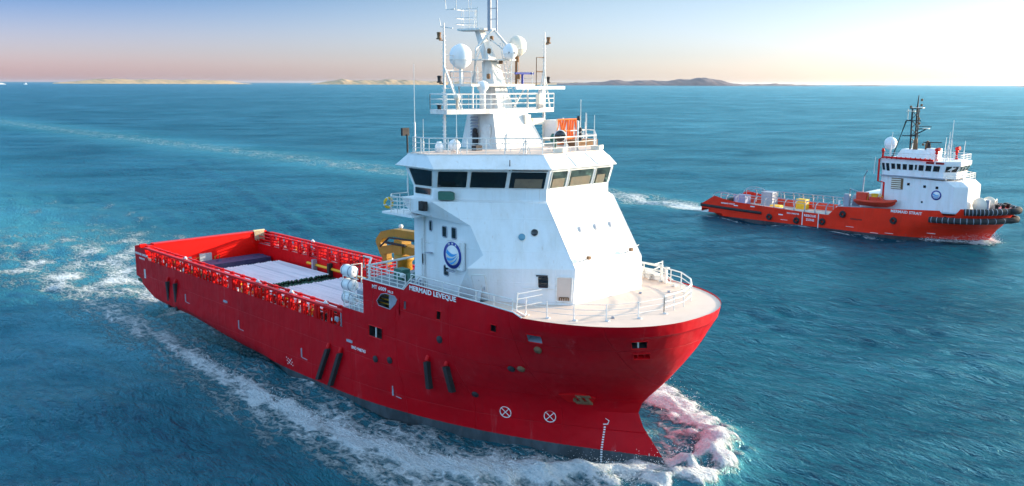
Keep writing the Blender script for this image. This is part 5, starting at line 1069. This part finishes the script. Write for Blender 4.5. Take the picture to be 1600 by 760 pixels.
# bow wave thrown off to starboard (camera side), running aft as a foam band
STB = [(67.6, -.8), (65.2, -3.4), (62.6, -5.4), (60.0, -7.6), (57.6, -9.4), (55.0, -10.8), (48.8, -11.8), (42.3, -12.0), (34.9, -12.2), (25.9, -11.9), (13.3, -10.6), (2.5, -10.4), (-10, -10.8), (-30, -10.5), (-48, -10)]
PRT = [(67.6, .6), (68.9, 2.6), (67.9, 6.0), (65.0, 8.6), (61.0, 10.6), (55.4, 13.6), (45, 17.5), (30, 21), (10, 24)]
RING = [(66.2, -4.6), (69.2, -2.4), (70.6, 1.0), (69.6, 4.6), (66.8, 8.0)]
W2 = [(-1, 112), (-15, 115.7), (-42, 119), (-80, 118), (-117, 114), (-184, 118), (-260, 119), (-371, 120.5), (-563, 128), (-900, 140)]
def height_and_foam(x, y, sp):
    h = np.zeros_like(x)
    # wind sea: many directions around one, each fading where the mesh is too coarse for it
    for k in range(70):
        wl = 1.1*(1.052**k); a = R(rng_a[k]); amp = .0090*wl**.50*rng_b[k]
        fade = np.clip((wl/sp-2.6)/3.0, 0, 1); f = 2*np.pi/wl
        ph = f*(x*math.cos(a)+y*math.sin(a))+rng_p[k]+.7*np.sin(.9*f*(x*math.sin(a)-y*math.cos(a))/2.3+rng_p[k]*2)
        s_ = np.sin(ph); h += amp*fade*(s_+.28*np.cos(2*ph))
    rough = np.clip(1+.35*nz(x, y, 45, 5, 3), .4, 1.7); h *= rough
    foam = np.zeros_like(x); aer = np.zeros_like(x)
    n1 = nz(x, y, 2.4, 8, 1); n2 = nz(x, y, 7.0, 7, 2); n3 = nz(x, y, .9, 8, 4)
    # starboard band
    d, t, sd_ = dist_poly(x, y, STB); w_ = 1.25+1.5*sm(t, .04, .35)+1.8*sm(t, .45, 1.0)
    near = np.clip(1-t*2.6, 0, 1); out_ = (sd_ > 0)
    dd = d+.5*n1*w_*.35
    h += (1.0*sm(t, .0, .10)*near**.8+.15)*gauss(dd, w_*.8)*(1+.08*n1*near)*sm(.98-t, 0, .3)
    h += .04*gauss(d, 1.1)*n3*np.clip(1-t*1.6, 0, 1)*(sp < .6)
    st = 1.42*(1-sm(t, .35, .70)*.36)*(1-sm(t, .75, 1.0)*.6)
    foam = np.maximum(foam, np.maximum(.92*st*gauss(dd, w_*(.62+.45*gauss(t-.16, .12))), .60*st*gauss(dd-.5, w_*(1.75+.3*n2))))
    foam = np.maximum(foam, .62*sm(t, .15, .4)*(1-sm(t, .7, 1))*gauss(d-1.8*w_, w_*1.6)*(sd_ < 0)*(1-.0*n2)*.8)
    aer = np.maximum(aer, .9*gauss(d, w_*1.9)*(1-.4*t))
    # port side bow wave and the ring ahead of the stem
    d, t, sd_ = dist_poly(x, y, PRT); w_ = 1.5+1.4*sm(t, .1, .8); dd = d+.5*n1
    h += (.75*(1-sm(t, .3, .9))+.1)*gauss(dd, w_)*(1+.08*n3)*sm(t, 0, .08)
    foam = np.maximum(foam, np.maximum(1.25*gauss(dd, w_*.8), .7*gauss(dd, w_*1.5))*(1-.7*sm(t, .45, 1)))
    d, t, sd_ = dist_poly(x, y, RING); dd = d+.45*n1; env = np.sin(np.clip(t, 0, 1)*np.pi)**.5
    h += .7*gauss(dd, 1.1)*(1+.12*n1)*(.35+.65*env); foam = np.maximum(foam, (.75+.55*env)*gauss(dd, 1.1)*(1+.22*n3)); aer = np.maximum(aer, gauss(d, 3))
    d, t, sd_ = dist_poly(x, y, [(67.0, 1.5), (63.5, 7)]); foam = np.maximum(foam, .66*gauss(d+.6*n1, 2.6)*(1+.25*n3)); aer = np.maximum(aer, gauss(d, 3.5))
    wl_ = np.where(x < 40, np.interp(x, [0, 4, 9, 16, 26, 40], [0, 0, 3.5, 5.6, 7.0, 8.0]), 8*(1-(1-np.clip((67.8-x)/27.8, 0, 1))**1.9)); hd = np.abs(y)-wl_
    h += np.where((x > 6) & (x < 69.5), .42*np.exp(-(np.clip(hd, 0, 99)/2.2)**2)*sm(x, 6, 24)*(1+.25*n2), 0)
    # along the hull, turbulent strip under the stern, wake aft of the transom
    hull_d = np.abs(y)-8.0; onl = (x > 2) & (x < 60)
    foam = np.maximum(foam, np.where(onl, .46*gauss(hd-.4, .9)*(1+.5*n1), 0))
    aer = np.maximum(aer, np.where(x < 40, .8*gauss(y, 12+.12*np.abs(x))*(1-.8*sm(-x, 60, 400))*sm(8-x, -8, 10)+.3*gauss(y, 13), 0))
    wk = (x < 3)
    foam = np.maximum(foam, np.where(wk, (.68+.20*n2)*np.exp(-(np.clip(np.abs(y)-5-.16*np.abs(x), 0, 99)/8)**2)*(1-.55*sm(-x, 10, 90)-.3*sm(-x, 90, 260)), 0))
    for sg, ln in ((1, 24.0), (-1, 13.0)):      # diverging waves left by the stern
        dv = np.abs(y-sg*(8+.16*np.clip(-x, 0, 400))); foam = np.maximum(foam, np.where(wk, .55*(.7+.5*n2)*gauss(dv, 4.5)*(1-.6*sm(-x, 20, 160)), 0))
        dv = np.abs(y-sg*(15+.33*np.clip(30-x, 0, 600))); h += np.where(x < 30, .16*np.cos(dv*.9)*gauss(dv, 7), 0)*np.clip((3.5/sp-1), 0, 1)
    # second ship: bow spray, side wash, long pale wake
    c, s = math.cos(R(2.0)), math.sin(R(2.0)); lx = (x-.5)*c+(y-111.8)*s; ly = -(x-.5)*s+(y-111.8)*c
    hb_ = 6.6*np.clip(1-np.clip((lx-34)/17, 0, 1)**1.8, 0, 1)**.9
    dside = np.abs(ly)-hb_; on2 = (lx > -2) & (lx < 52)
    foam = np.maximum(foam, np.where(on2, (.62+.25*n1)*gauss(dside-.5-.03*np.clip(50-lx, 0, 60), .9), 0))
    foam = np.maximum(foam, np.where(on2, (.62+.2*n2)*gauss(np.abs(ly)-(2+.20*np.clip(52-lx, 0, 60)), 1.1)*(1-.5*sm(50-lx, 10, 45)), 0))
    foam = np.maximum(foam, 1.3*np.exp(-((lx-49.5)/2.6)**2-((np.abs(ly)-1.6)/2.0)**2)); h += .8*np.exp(-((lx-50)/1.8)**2-((np.abs(ly)-1.2)/1.6)**2)*(1+.3*n3)
    h += np.where(on2, .3*np.cos((lx-2)*.32)*gauss(dside-1.5, 3), 0)
    d, t, sd_ = dist_poly(x, y, W2); w_ = 4.5+26*t-9*t*t
    wakeamp = (1.0-.35*sm(t, .02, .12)-.10*sm(t, .3, 1))
    foam = np.maximum(foam, wakeamp*(.80+.40*(1-sm(t, .10, .36))+.12*n2)*gauss(d, w_*1.05)*(t > 0)); aer = np.maximum(aer, (1.0-.35*t)*gauss(d, w_*1.15))
    # scattered small caps
    caps = sm(nz(x, y, 11, 9, 8)+.6*nz(x, y, 4, 8, 9), 2.75, 3.4); foam = np.maximum(foam, .60*caps)
    foam = np.clip(foam, 0, 1.5)
    inside = (np.abs(y) < 7.6) & (x > 1) & (x < 50) ; h = np.where(inside, -.2, h)
    return h, foam, np.clip(aer, 0, 1.2)
rng_a = np.where(np.arange(70) < 34, 86, 142)+rng.normal(0, 24, 70); rng_b = rng.uniform(.5, 1.3, 70); rng_p = rng.uniform(0, 6.28, 70)
cx0, cy0 = CAM.x, CAM.y
rr = [0.0, 15.0, 30.0]; r_ = 44.0
while r_ < 330: rr.append(r_); r_ *= 1.0048
while r_ < 1500: rr.append(r_); r_ *= 1.0085
while r_ < 70000: rr.append(r_); r_ *= 1.06
rr = np.array(rr); half = 41.0
fine = np.arange(-half, half+.01, .205); coarse = np.arange(half+4, 360-half-3.9, 4.0)
ang = np.concatenate([fine, coarse]); th = YAW+np.radians(ang); na = len(th); nr = len(rr)
X = cx0+np.outer(rr, np.cos(th)); Yy = cy0+np.outer(rr, np.sin(th))
sp = np.outer(np.maximum(.2, np.gradient(rr)), np.ones(na)); sp = np.maximum(sp, np.outer(rr, np.where(np.arange(na) < len(fine), R(.205), R(4)))*.9)
H_, FO, AE = height_and_foam(X, Yy, sp)
far = np.outer(np.clip((rr-900)/600, 0, 1), np.ones(na)); H_ = H_*(1-far)
co = np.stack([X, Yy, H_], -1).reshape(-1, 3)
ii, jj = np.meshgrid(np.arange(1, nr-1), np.arange(na), indexing='ij'); j2 = (jj+1) % na
quads = np.stack([ii*na+jj, (ii+1)*na+jj, (ii+1)*na+j2, ii*na+j2], -1).reshape(-1, 4)
tri = np.stack([np.zeros(na, int), na+np.arange(na), na+(np.arange(na)+1) % na], -1)
me = bpy.data.meshes.new('sea'); me.vertices.add(len(co)); me.vertices.foreach_set('co', co.ravel().astype(np.float32))
nl = quads.size+tri.size; me.loops.add(nl); me.loops.foreach_set('vertex_index', np.concatenate([quads.ravel(), tri.ravel()]).astype(np.int32))
me.polygons.add(len(quads)+len(tri)); ls = np.concatenate([np.arange(len(quads))*4, quads.size+np.arange(len(tri))*3]); me.polygons.foreach_set('loop_start', ls.astype(np.int32))
me.polygons.foreach_set('use_smooth', np.ones(len(ls), bool)); me.update(calc_edges=True); me.validate()
for nm, arr in (('foam', FO), ('aerated', AE)):
    at = me.attributes.new(nm, 'FLOAT', 'POINT'); at.data.foreach_set('value', arr.ravel().astype(np.float32))
sea = bpy.data.objects.new('sea', me); col.objects.link(sea); sea['kind'] = 'structure'
if me.polygons[10].normal.z < 0: me.flip_normals()
# material
m = bpy.data.materials.new('sea_water'); m.use_nodes = True; nt = m.node_tree; N = nt.nodes; L = nt.links; bs = N['Principled BSDF']
def nd(t, **k):
    n = N.new(t)
    for a, v in k.items(): setattr(n, a, v)
    return n
def mrange(v, a, b_, c=0, d=1, smooth=False):
    r = nd('ShaderNodeMapRange'); r.interpolation_type = 'SMOOTHSTEP' if smooth else 'LINEAR'
    L.new(v, r.inputs[0])
    for i, q in enumerate((a, b_, c, d)):
        if isinstance(q, (int, float)): r.inputs[i+1].default_value = q
        else: L.new(q, r.inputs[i+1])
    return r.outputs[0]
def mth(op, a, b_=None, c=None):
    x = nd('ShaderNodeMath', operation=op)
    for i, v in enumerate((a, b_, c)):
        if v is None: continue
        if isinstance(v, (int, float)): x.inputs[i].default_value = v
        else: L.new(v, x.inputs[i])
    return x.outputs[0]
tcn = nd('ShaderNodeTexCoord')
def noi(scale, sc=(1, 1, 1), det=6, ro=.6, dist=0.0, rot=0.0):
    m0 = nd('ShaderNodeMapping'); m0.inputs['Rotation'].default_value = (0, 0, rot); L.new(tcn.outputs['Object'], m0.inputs[0])
    mp = nd('ShaderNodeMapping'); mp.inputs['Scale'].default_value = sc; L.new(m0.outputs[0], mp.inputs[0])
    n = nd('ShaderNodeTexNoise'); n.inputs['Scale'].default_value = scale; n.inputs['Detail'].default_value = det; n.inputs['Roughness'].default_value = ro; n.inputs['Distortion'].default_value = dist
    L.new(mp.outputs[0], n.inputs[0]); return n.outputs[0]
af = nd('ShaderNodeAttribute', attribute_name='foam'); aa = nd('ShaderNodeAttribute', attribute_name='aerated')
DW = R(84)
def ridge(n, k=3.0): return mth('SUBTRACT', 1.0, mth('MULTIPLY', mth('ABSOLUTE', mth('SUBTRACT', n, .5)), k))
n_a = noi(1.25, sc=(.5, 1.15, 1), det=9, ro=.70, dist=1.5); n_b = noi(.32, det=4, ro=.6, dist=.6); n_c = noi(4.5, det=6, ro=.7)
vo = nd('ShaderNodeTexVoronoi', feature='DISTANCE_TO_EDGE'); vo.inputs['Scale'].default_value = .85
wn_ = nd('ShaderNodeTexNoise'); wn_.inputs['Scale'].default_value = .9; wn_.inputs['Detail'].default_value = 5; L.new(tcn.outputs['Object'], wn_.inputs[0]); mpv = nd('ShaderNodeMapping'); mpv.inputs['Scale'].default_value = (.5, 1.1, 1); L.new(tcn.outputs['Object'], mpv.inputs[0])
va = nd('ShaderNodeVectorMath', operation='MULTIPLY_ADD'); L.new(wn_.outputs['Color'], va.inputs[0]); va.inputs[1].default_value = (2.2, 2.2, 2.2); L.new(mpv.outputs[0], va.inputs[2]); L.new(va.outputs[0], vo.inputs['Vector'])
lace = mrange(vo.outputs['Distance'], 0, .22, 1, 0)
pat = mth('ADD', mth('MULTIPLY', n_a, .62), mth('ADD', mth('MULTIPLY', lace, .20), mth('MULTIPLY', n_c, .22)))
th_ = mth('SUBTRACT', .92, mth('MULTIPLY', af.outputs['Fac'], .72))
ff = mrange(mth('SUBTRACT', pat, th_), -.08, .26, 0, 1, True)
ff = mth('MULTIPLY', ff, mrange(af.outputs['Fac'], .12, .35, 0, 1))
# colour of the water body, with light crests and dark troughs painted in
rip = ridge(noi(1.0, sc=(1, .30, 1), det=6, ro=.60, dist=.5, rot=-DW), 3.4); patch = noi(.045, sc=(1, .5, 1), det=9, ro=.68, dist=.4, rot=-R(140)); gust = noi(.006, det=4, ro=.6)
tone = mth('ADD', mth('MULTIPLY', rip, .30), mth('ADD', mth('MULTIPLY', patch, .35), mth('MULTIPLY', n_b, .10)))
mixc = nd('ShaderNodeMixRGB'); L.new(mrange(tone, .34, .62), mixc.inputs[0]); mixc.inputs[1].default_value = (.0004, .021, .050, 1); mixc.inputs[2].default_value = (.001, .092, .132, 1)
mixa = nd('ShaderNodeMixRGB'); L.new(mth('MULTIPLY', aa.outputs['Fac'], mrange(n_a, .3, .7, .35, 1.0)), mixa.inputs[0]); L.new(mixc.outputs[0], mixa.inputs[1]); mixa.inputs[2].default_value = (.055, .26, .31, 1)
mixf = nd('ShaderNodeMixRGB'); L.new(ff, mixf.inputs[0]); L.new(mixa.outputs[0], mixf.inputs[1]); fcol = nd('ShaderNodeMixRGB'); L.new(mrange(mth('ADD', mth('MULTIPLY', n_c, .6), mth('MULTIPLY', n_a, .4)), .38, .58), fcol.inputs[0]); fcol.inputs[1].default_value = (.56, .66, .71, 1); fcol.inputs[2].default_value = (.88, .91, .92, 1); L.new(fcol.outputs[0], mixf.inputs[2])
N.remove(bs); dif = nd('ShaderNodeBsdfDiffuse'); glo = nd('ShaderNodeBsdfGlossy'); mxs = nd('ShaderNodeMixShader'); L.new(mixf.outputs[0], dif.inputs[0])
glo.inputs['Color'].default_value = (.46, .90, 1, 1); L.new(mrange(ff, 0, 1, .20, .7), glo.inputs['Roughness'])
fre = nd('ShaderNodeFresnel'); fre.inputs['IOR'].default_value = 1.33
# a wind-roughened sea never reaches mirror strength at grazing angles: facets turn towards the viewer
fr2 = mth('DIVIDE', fre.outputs[0], mth('ADD', 1.0, mth('MULTIPLY', fre.outputs[0], 1.4)))
L.new(mth('MULTIPLY', mth('MULTIPLY', fr2, mth('MULTIPLY', mrange(patch, .32, .68, .62, 1.35), mrange(gust, .35, .65, .85, 1.15))), mrange(ff, 0, 1, 1, .15)), mxs.inputs[0]); L.new(dif.outputs[0], mxs.inputs[1]); L.new(glo.outputs[0], mxs.inputs[2]); L.new(mxs.outputs[0], N['Material Output'].inputs[0])
# ripples: stretched noise across the wind in several sizes
r1 = ridge(noi(1.5, sc=(1, .34, 1), det=4, ro=.58, dist=.45, rot=-DW), 1.6); r2n = noi(.45, sc=(1, .5, 1), det=3, ro=.55, rot=-DW-.3); r3 = noi(6.0, sc=(1, .6, 1), det=3, ro=.6, rot=-DW+.3); r4 = noi(.10, sc=(1, .45, 1), det=3, rot=-R(145))
hh = mth('ADD', mth('MULTIPLY', r1, .68), mth('ADD', mth('MULTIPLY', r2n, .42), mth('ADD', mth('MULTIPLY', r3, .20), mth('MULTIPLY', ff, .20))))
hh = mth('ADD', hh, mth('MULTIPLY', mth('ADD', mth('MULTIPLY', n_a, .7), mth('MULTIPLY', n_c, .55)), mth('MULTIPLY', ff, 1.2))); hh = mth('ADD', hh, mth('MULTIPLY', r4, .35))
bp = nd('ShaderNodeBump'); bp.inputs['Strength'].default_value = 1.0; bp.inputs['Distance'].default_value = .55; L.new(hh, bp.inputs['Height']); [L.new(bp.outputs[0], q_.inputs['Normal']) for q_ in (dif, glo, fre)]
me.materials.append(m)
# flung spray: small lumps of white water round the stem and along the breaking crests
b = MB(); rs = np.random.RandomState(5)
def lump(x, y, z, r):
    vs_ = [(x+r*rs.uniform(.6, 1.2), y, z), (x-r*rs.uniform(.6, 1.2), y, z), (x, y+r*rs.uniform(.6, 1.2), z), (x, y-r*rs.uniform(.6, 1.2), z), (x, y, z+r*rs.uniform(.5, 1.1)), (x, y, z-r*.7)]
    b.add(vs_, [(0,2,4), (2,1,4), (1,3,4), (3,0,4), (2,0,5), (1,2,5), (3,1,5), (0,3,5)])
def along(pts, n, spread, zlo, zhi, t1, rmax):
    P_ = np.array(pts, float); seg = np.hypot(*(P_[1:]-P_[:-1]).T); cum = np.concatenate([[0], np.cumsum(seg)])
    for _ in range(n):
        t = rs.random()**1.4*t1*cum[-1]; i = min(len(seg)-1, np.searchsorted(cum, t)-1 if t > 0 else 0); i = max(i, 0); f = (t-cum[i])/seg[i]; p = P_[i]+(P_[i+1]-P_[i])*f
        fo = 1-t/(t1*cum[-1]); z = zlo+rs.random()**2.4*(zhi-zlo)*(.25+.75*fo)
        lump(p[0]+rs.normal(0, spread), p[1]+rs.normal(0, spread), z, rs.uniform(.012, rmax*.62)*(1.1-.5*z/zhi))
along(STB, 4200, .55, .35, 1.5, .42, .085); along(RING, 4200, .6, .3, 1.7, 1.0, .085); along(PRT, 4200, .8, .4, 2.3, .62, .095)
along([(67.8, -.4), (66.8, -1.6), (65.8, -2.6)], 500, .3, .2, 1.0, 1.0, .06)
foamm = principled('spray_white', (.84, .88, .90), .9)
b.build('bow_spray', foamm, None, fix=False, kind='stuff')
b = MB()
def t2p(lx, ly): c, s = math.cos(R(2)), math.sin(R(2)); return (.5+c*lx-s*ly, 111.8+s*lx+c*ly)
along([t2p(51.2, -.5), t2p(49, -2.6), t2p(46, -4.6), t2p(42, -6.2)], 1400, .6, .2, 2.0, 1.0, .11); along([t2p(51.2, .5), t2p(49, 3)], 500, .6, .2, 2.0, 1.0, .11)
b.build('bow_spray', foamm, None, fix=False, kind='stuff')
# ============================================================ FAR LAND AND SHIPS
def px_dir(px): t = math.atan2(px-800, FPX); return YAW-t
rock = principled('island_rock_and_scrub', (.55, .36, .19), .95, noise=.8, nscale=.012, dirtcol=(.30, .21, .15), bump=1.0, bscale=.02)
rock2 = principled('island_scrub_painted_shade', (.17, .13, .14), .95, noise=.8, nscale=.012, dirtcol=(.11, .09, .11), bump=1.0, bscale=.02)  # darker, purpler copy of the rock: shade and haze put into the colour
def island(px0, px1, dist, prof, lab_, mat, depth=900, seed=0):
    n, mrow = 150, 16; rs_ = np.random.RandomState(seed); vs_ = []
    ph = rs_.uniform(0, 6.28, (12,)); 
    for i in range(n+1):
        u = i/n; a = px_dir(lerp(px0, px1, u)); hgt = float(np.interp(u, [p[0] for p in prof], [p[1] for p in prof]))
        hgt *= .92; hgt *= 1+.10*sum(math.sin(u*(7+5*k)+ph[k])/(1+.35*k) for k in range(8)); hgt = max(hgt, 0)
        for j in range(mrow+1):
            v = j/mrow; d = dist+(v-.5)*depth*(.5+.5*math.sin(math.pi*min(1, max(0, u)))**.5)
            prof_v = max(0, math.sin(math.pi*v))**.75; bump_ = 1+.16*math.sin(u*60+v*9+ph[9])*math.sin(v*11+u*23+ph[10])+.08*math.sin(u*140+ph[11]+v*20)
            z = hgt*prof_v*bump_-3; vs_.append((CAM.x+d*math.cos(a), CAM.y+d*math.sin(a), z))
    b = MB(); b.add(vs_, [(i*(mrow+1)+j, (i+1)*(mrow+1)+j, (i+1)*(mrow+1)+j+1, i*(mrow+1)+j+1) for i in range(n) for j in range(mrow)], True)
    o = b.build('island', mat, None); o['kind'] = 'structure'; o['label'] = lab_; return o
island(92, 400, 14000, [(0, 8), (.08, 34), (.18, 56), (.26, 76), (.38, 74), (.52, 64), (.62, 66), (.75, 54), (.9, 38), (1, 4)], 'long low tan island on the horizon at the left', rock, seed=1)
island(488, 700, 13500, [(0, 4), (.12, 50), (.27, 82), (.42, 78), (.6, 66), (.8, 60), (1, 52)], 'tan rocky island on the horizon left of the mast', rock, seed=2)
island(690, 900, 15500, [(0, 50), (.3, 48), (.6, 38), (1, 44)], 'low rocky coast on the horizon behind the mast', rock, seed=6)
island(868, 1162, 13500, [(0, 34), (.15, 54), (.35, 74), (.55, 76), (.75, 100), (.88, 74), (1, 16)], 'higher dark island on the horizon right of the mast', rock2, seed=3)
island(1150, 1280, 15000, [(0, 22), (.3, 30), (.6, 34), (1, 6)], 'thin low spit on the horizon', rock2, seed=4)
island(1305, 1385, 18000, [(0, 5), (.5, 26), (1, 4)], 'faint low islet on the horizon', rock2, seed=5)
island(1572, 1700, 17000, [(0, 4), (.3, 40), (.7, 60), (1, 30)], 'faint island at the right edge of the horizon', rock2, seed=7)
for px, ln, ht, lab_ in ((12, 80, 11, 'white ship on the horizon, larger one at the far left edge'), (51, 22, 12, 'small white ship on the horizon, right of the larger white one')):
    a = px_dir(px); d = 9000; t = thing('distant_ship', lab_, 'ship', (CAM.x+d*math.cos(a), CAM.y+d*math.sin(a), 0), a+math.pi/2, 'white ships on the horizon')
    b = MB(); b.add([(-ln/2, -8, 0), (ln/2, -8, 0), (ln/2+5, 0, 0), (ln/2, 8, 0), (-ln/2, 8, 0), (-ln/2, -8, ht*.5), (ln/2+3, -8, ht*.55), (ln/2+9, 0, ht*.6), (ln/2+3, 8, ht*.55), (-ln/2, 8, ht*.5)], [(0,1,6,5), (1,2,7,6), (2,3,8,7), (3,4,9,8), (4,0,5,9), (5,6,7,8,9)]); b.build('ship_hull', M['dome'], t)
    b = MB(); b.box(-ln*.35, ln*.25, -6, 6, ht*.5, ht*.95); b.box(-ln*.2, ln*.05, -4, 4, ht*.95, ht*1.3); b.build('ship_house', M['dome'], t)

# ============================================================ AIR: thin haze over the water
hm = bpy.data.materials.new('sea_air'); hm.use_nodes = True; nt = hm.node_tree; N = nt.nodes
for n_ in list(N):
    if n_.type != 'OUTPUT_MATERIAL': N.remove(n_)
pv = N.new('ShaderNodeVolumePrincipled'); pv.inputs['Color'].default_value = (.85, .92, 1, 1); pv.inputs['Density'].default_value = 0.8e-5; pv.inputs['Anisotropy'].default_value = .55
nt.links.new(pv.outputs[0], N['Material Output'].inputs['Volume'])
b = MB(); b.box(-75000, 75000, -75000, 75000, -2.0, 130.0); hz = b.build('haze', hm, None); hz['kind'] = 'stuff'
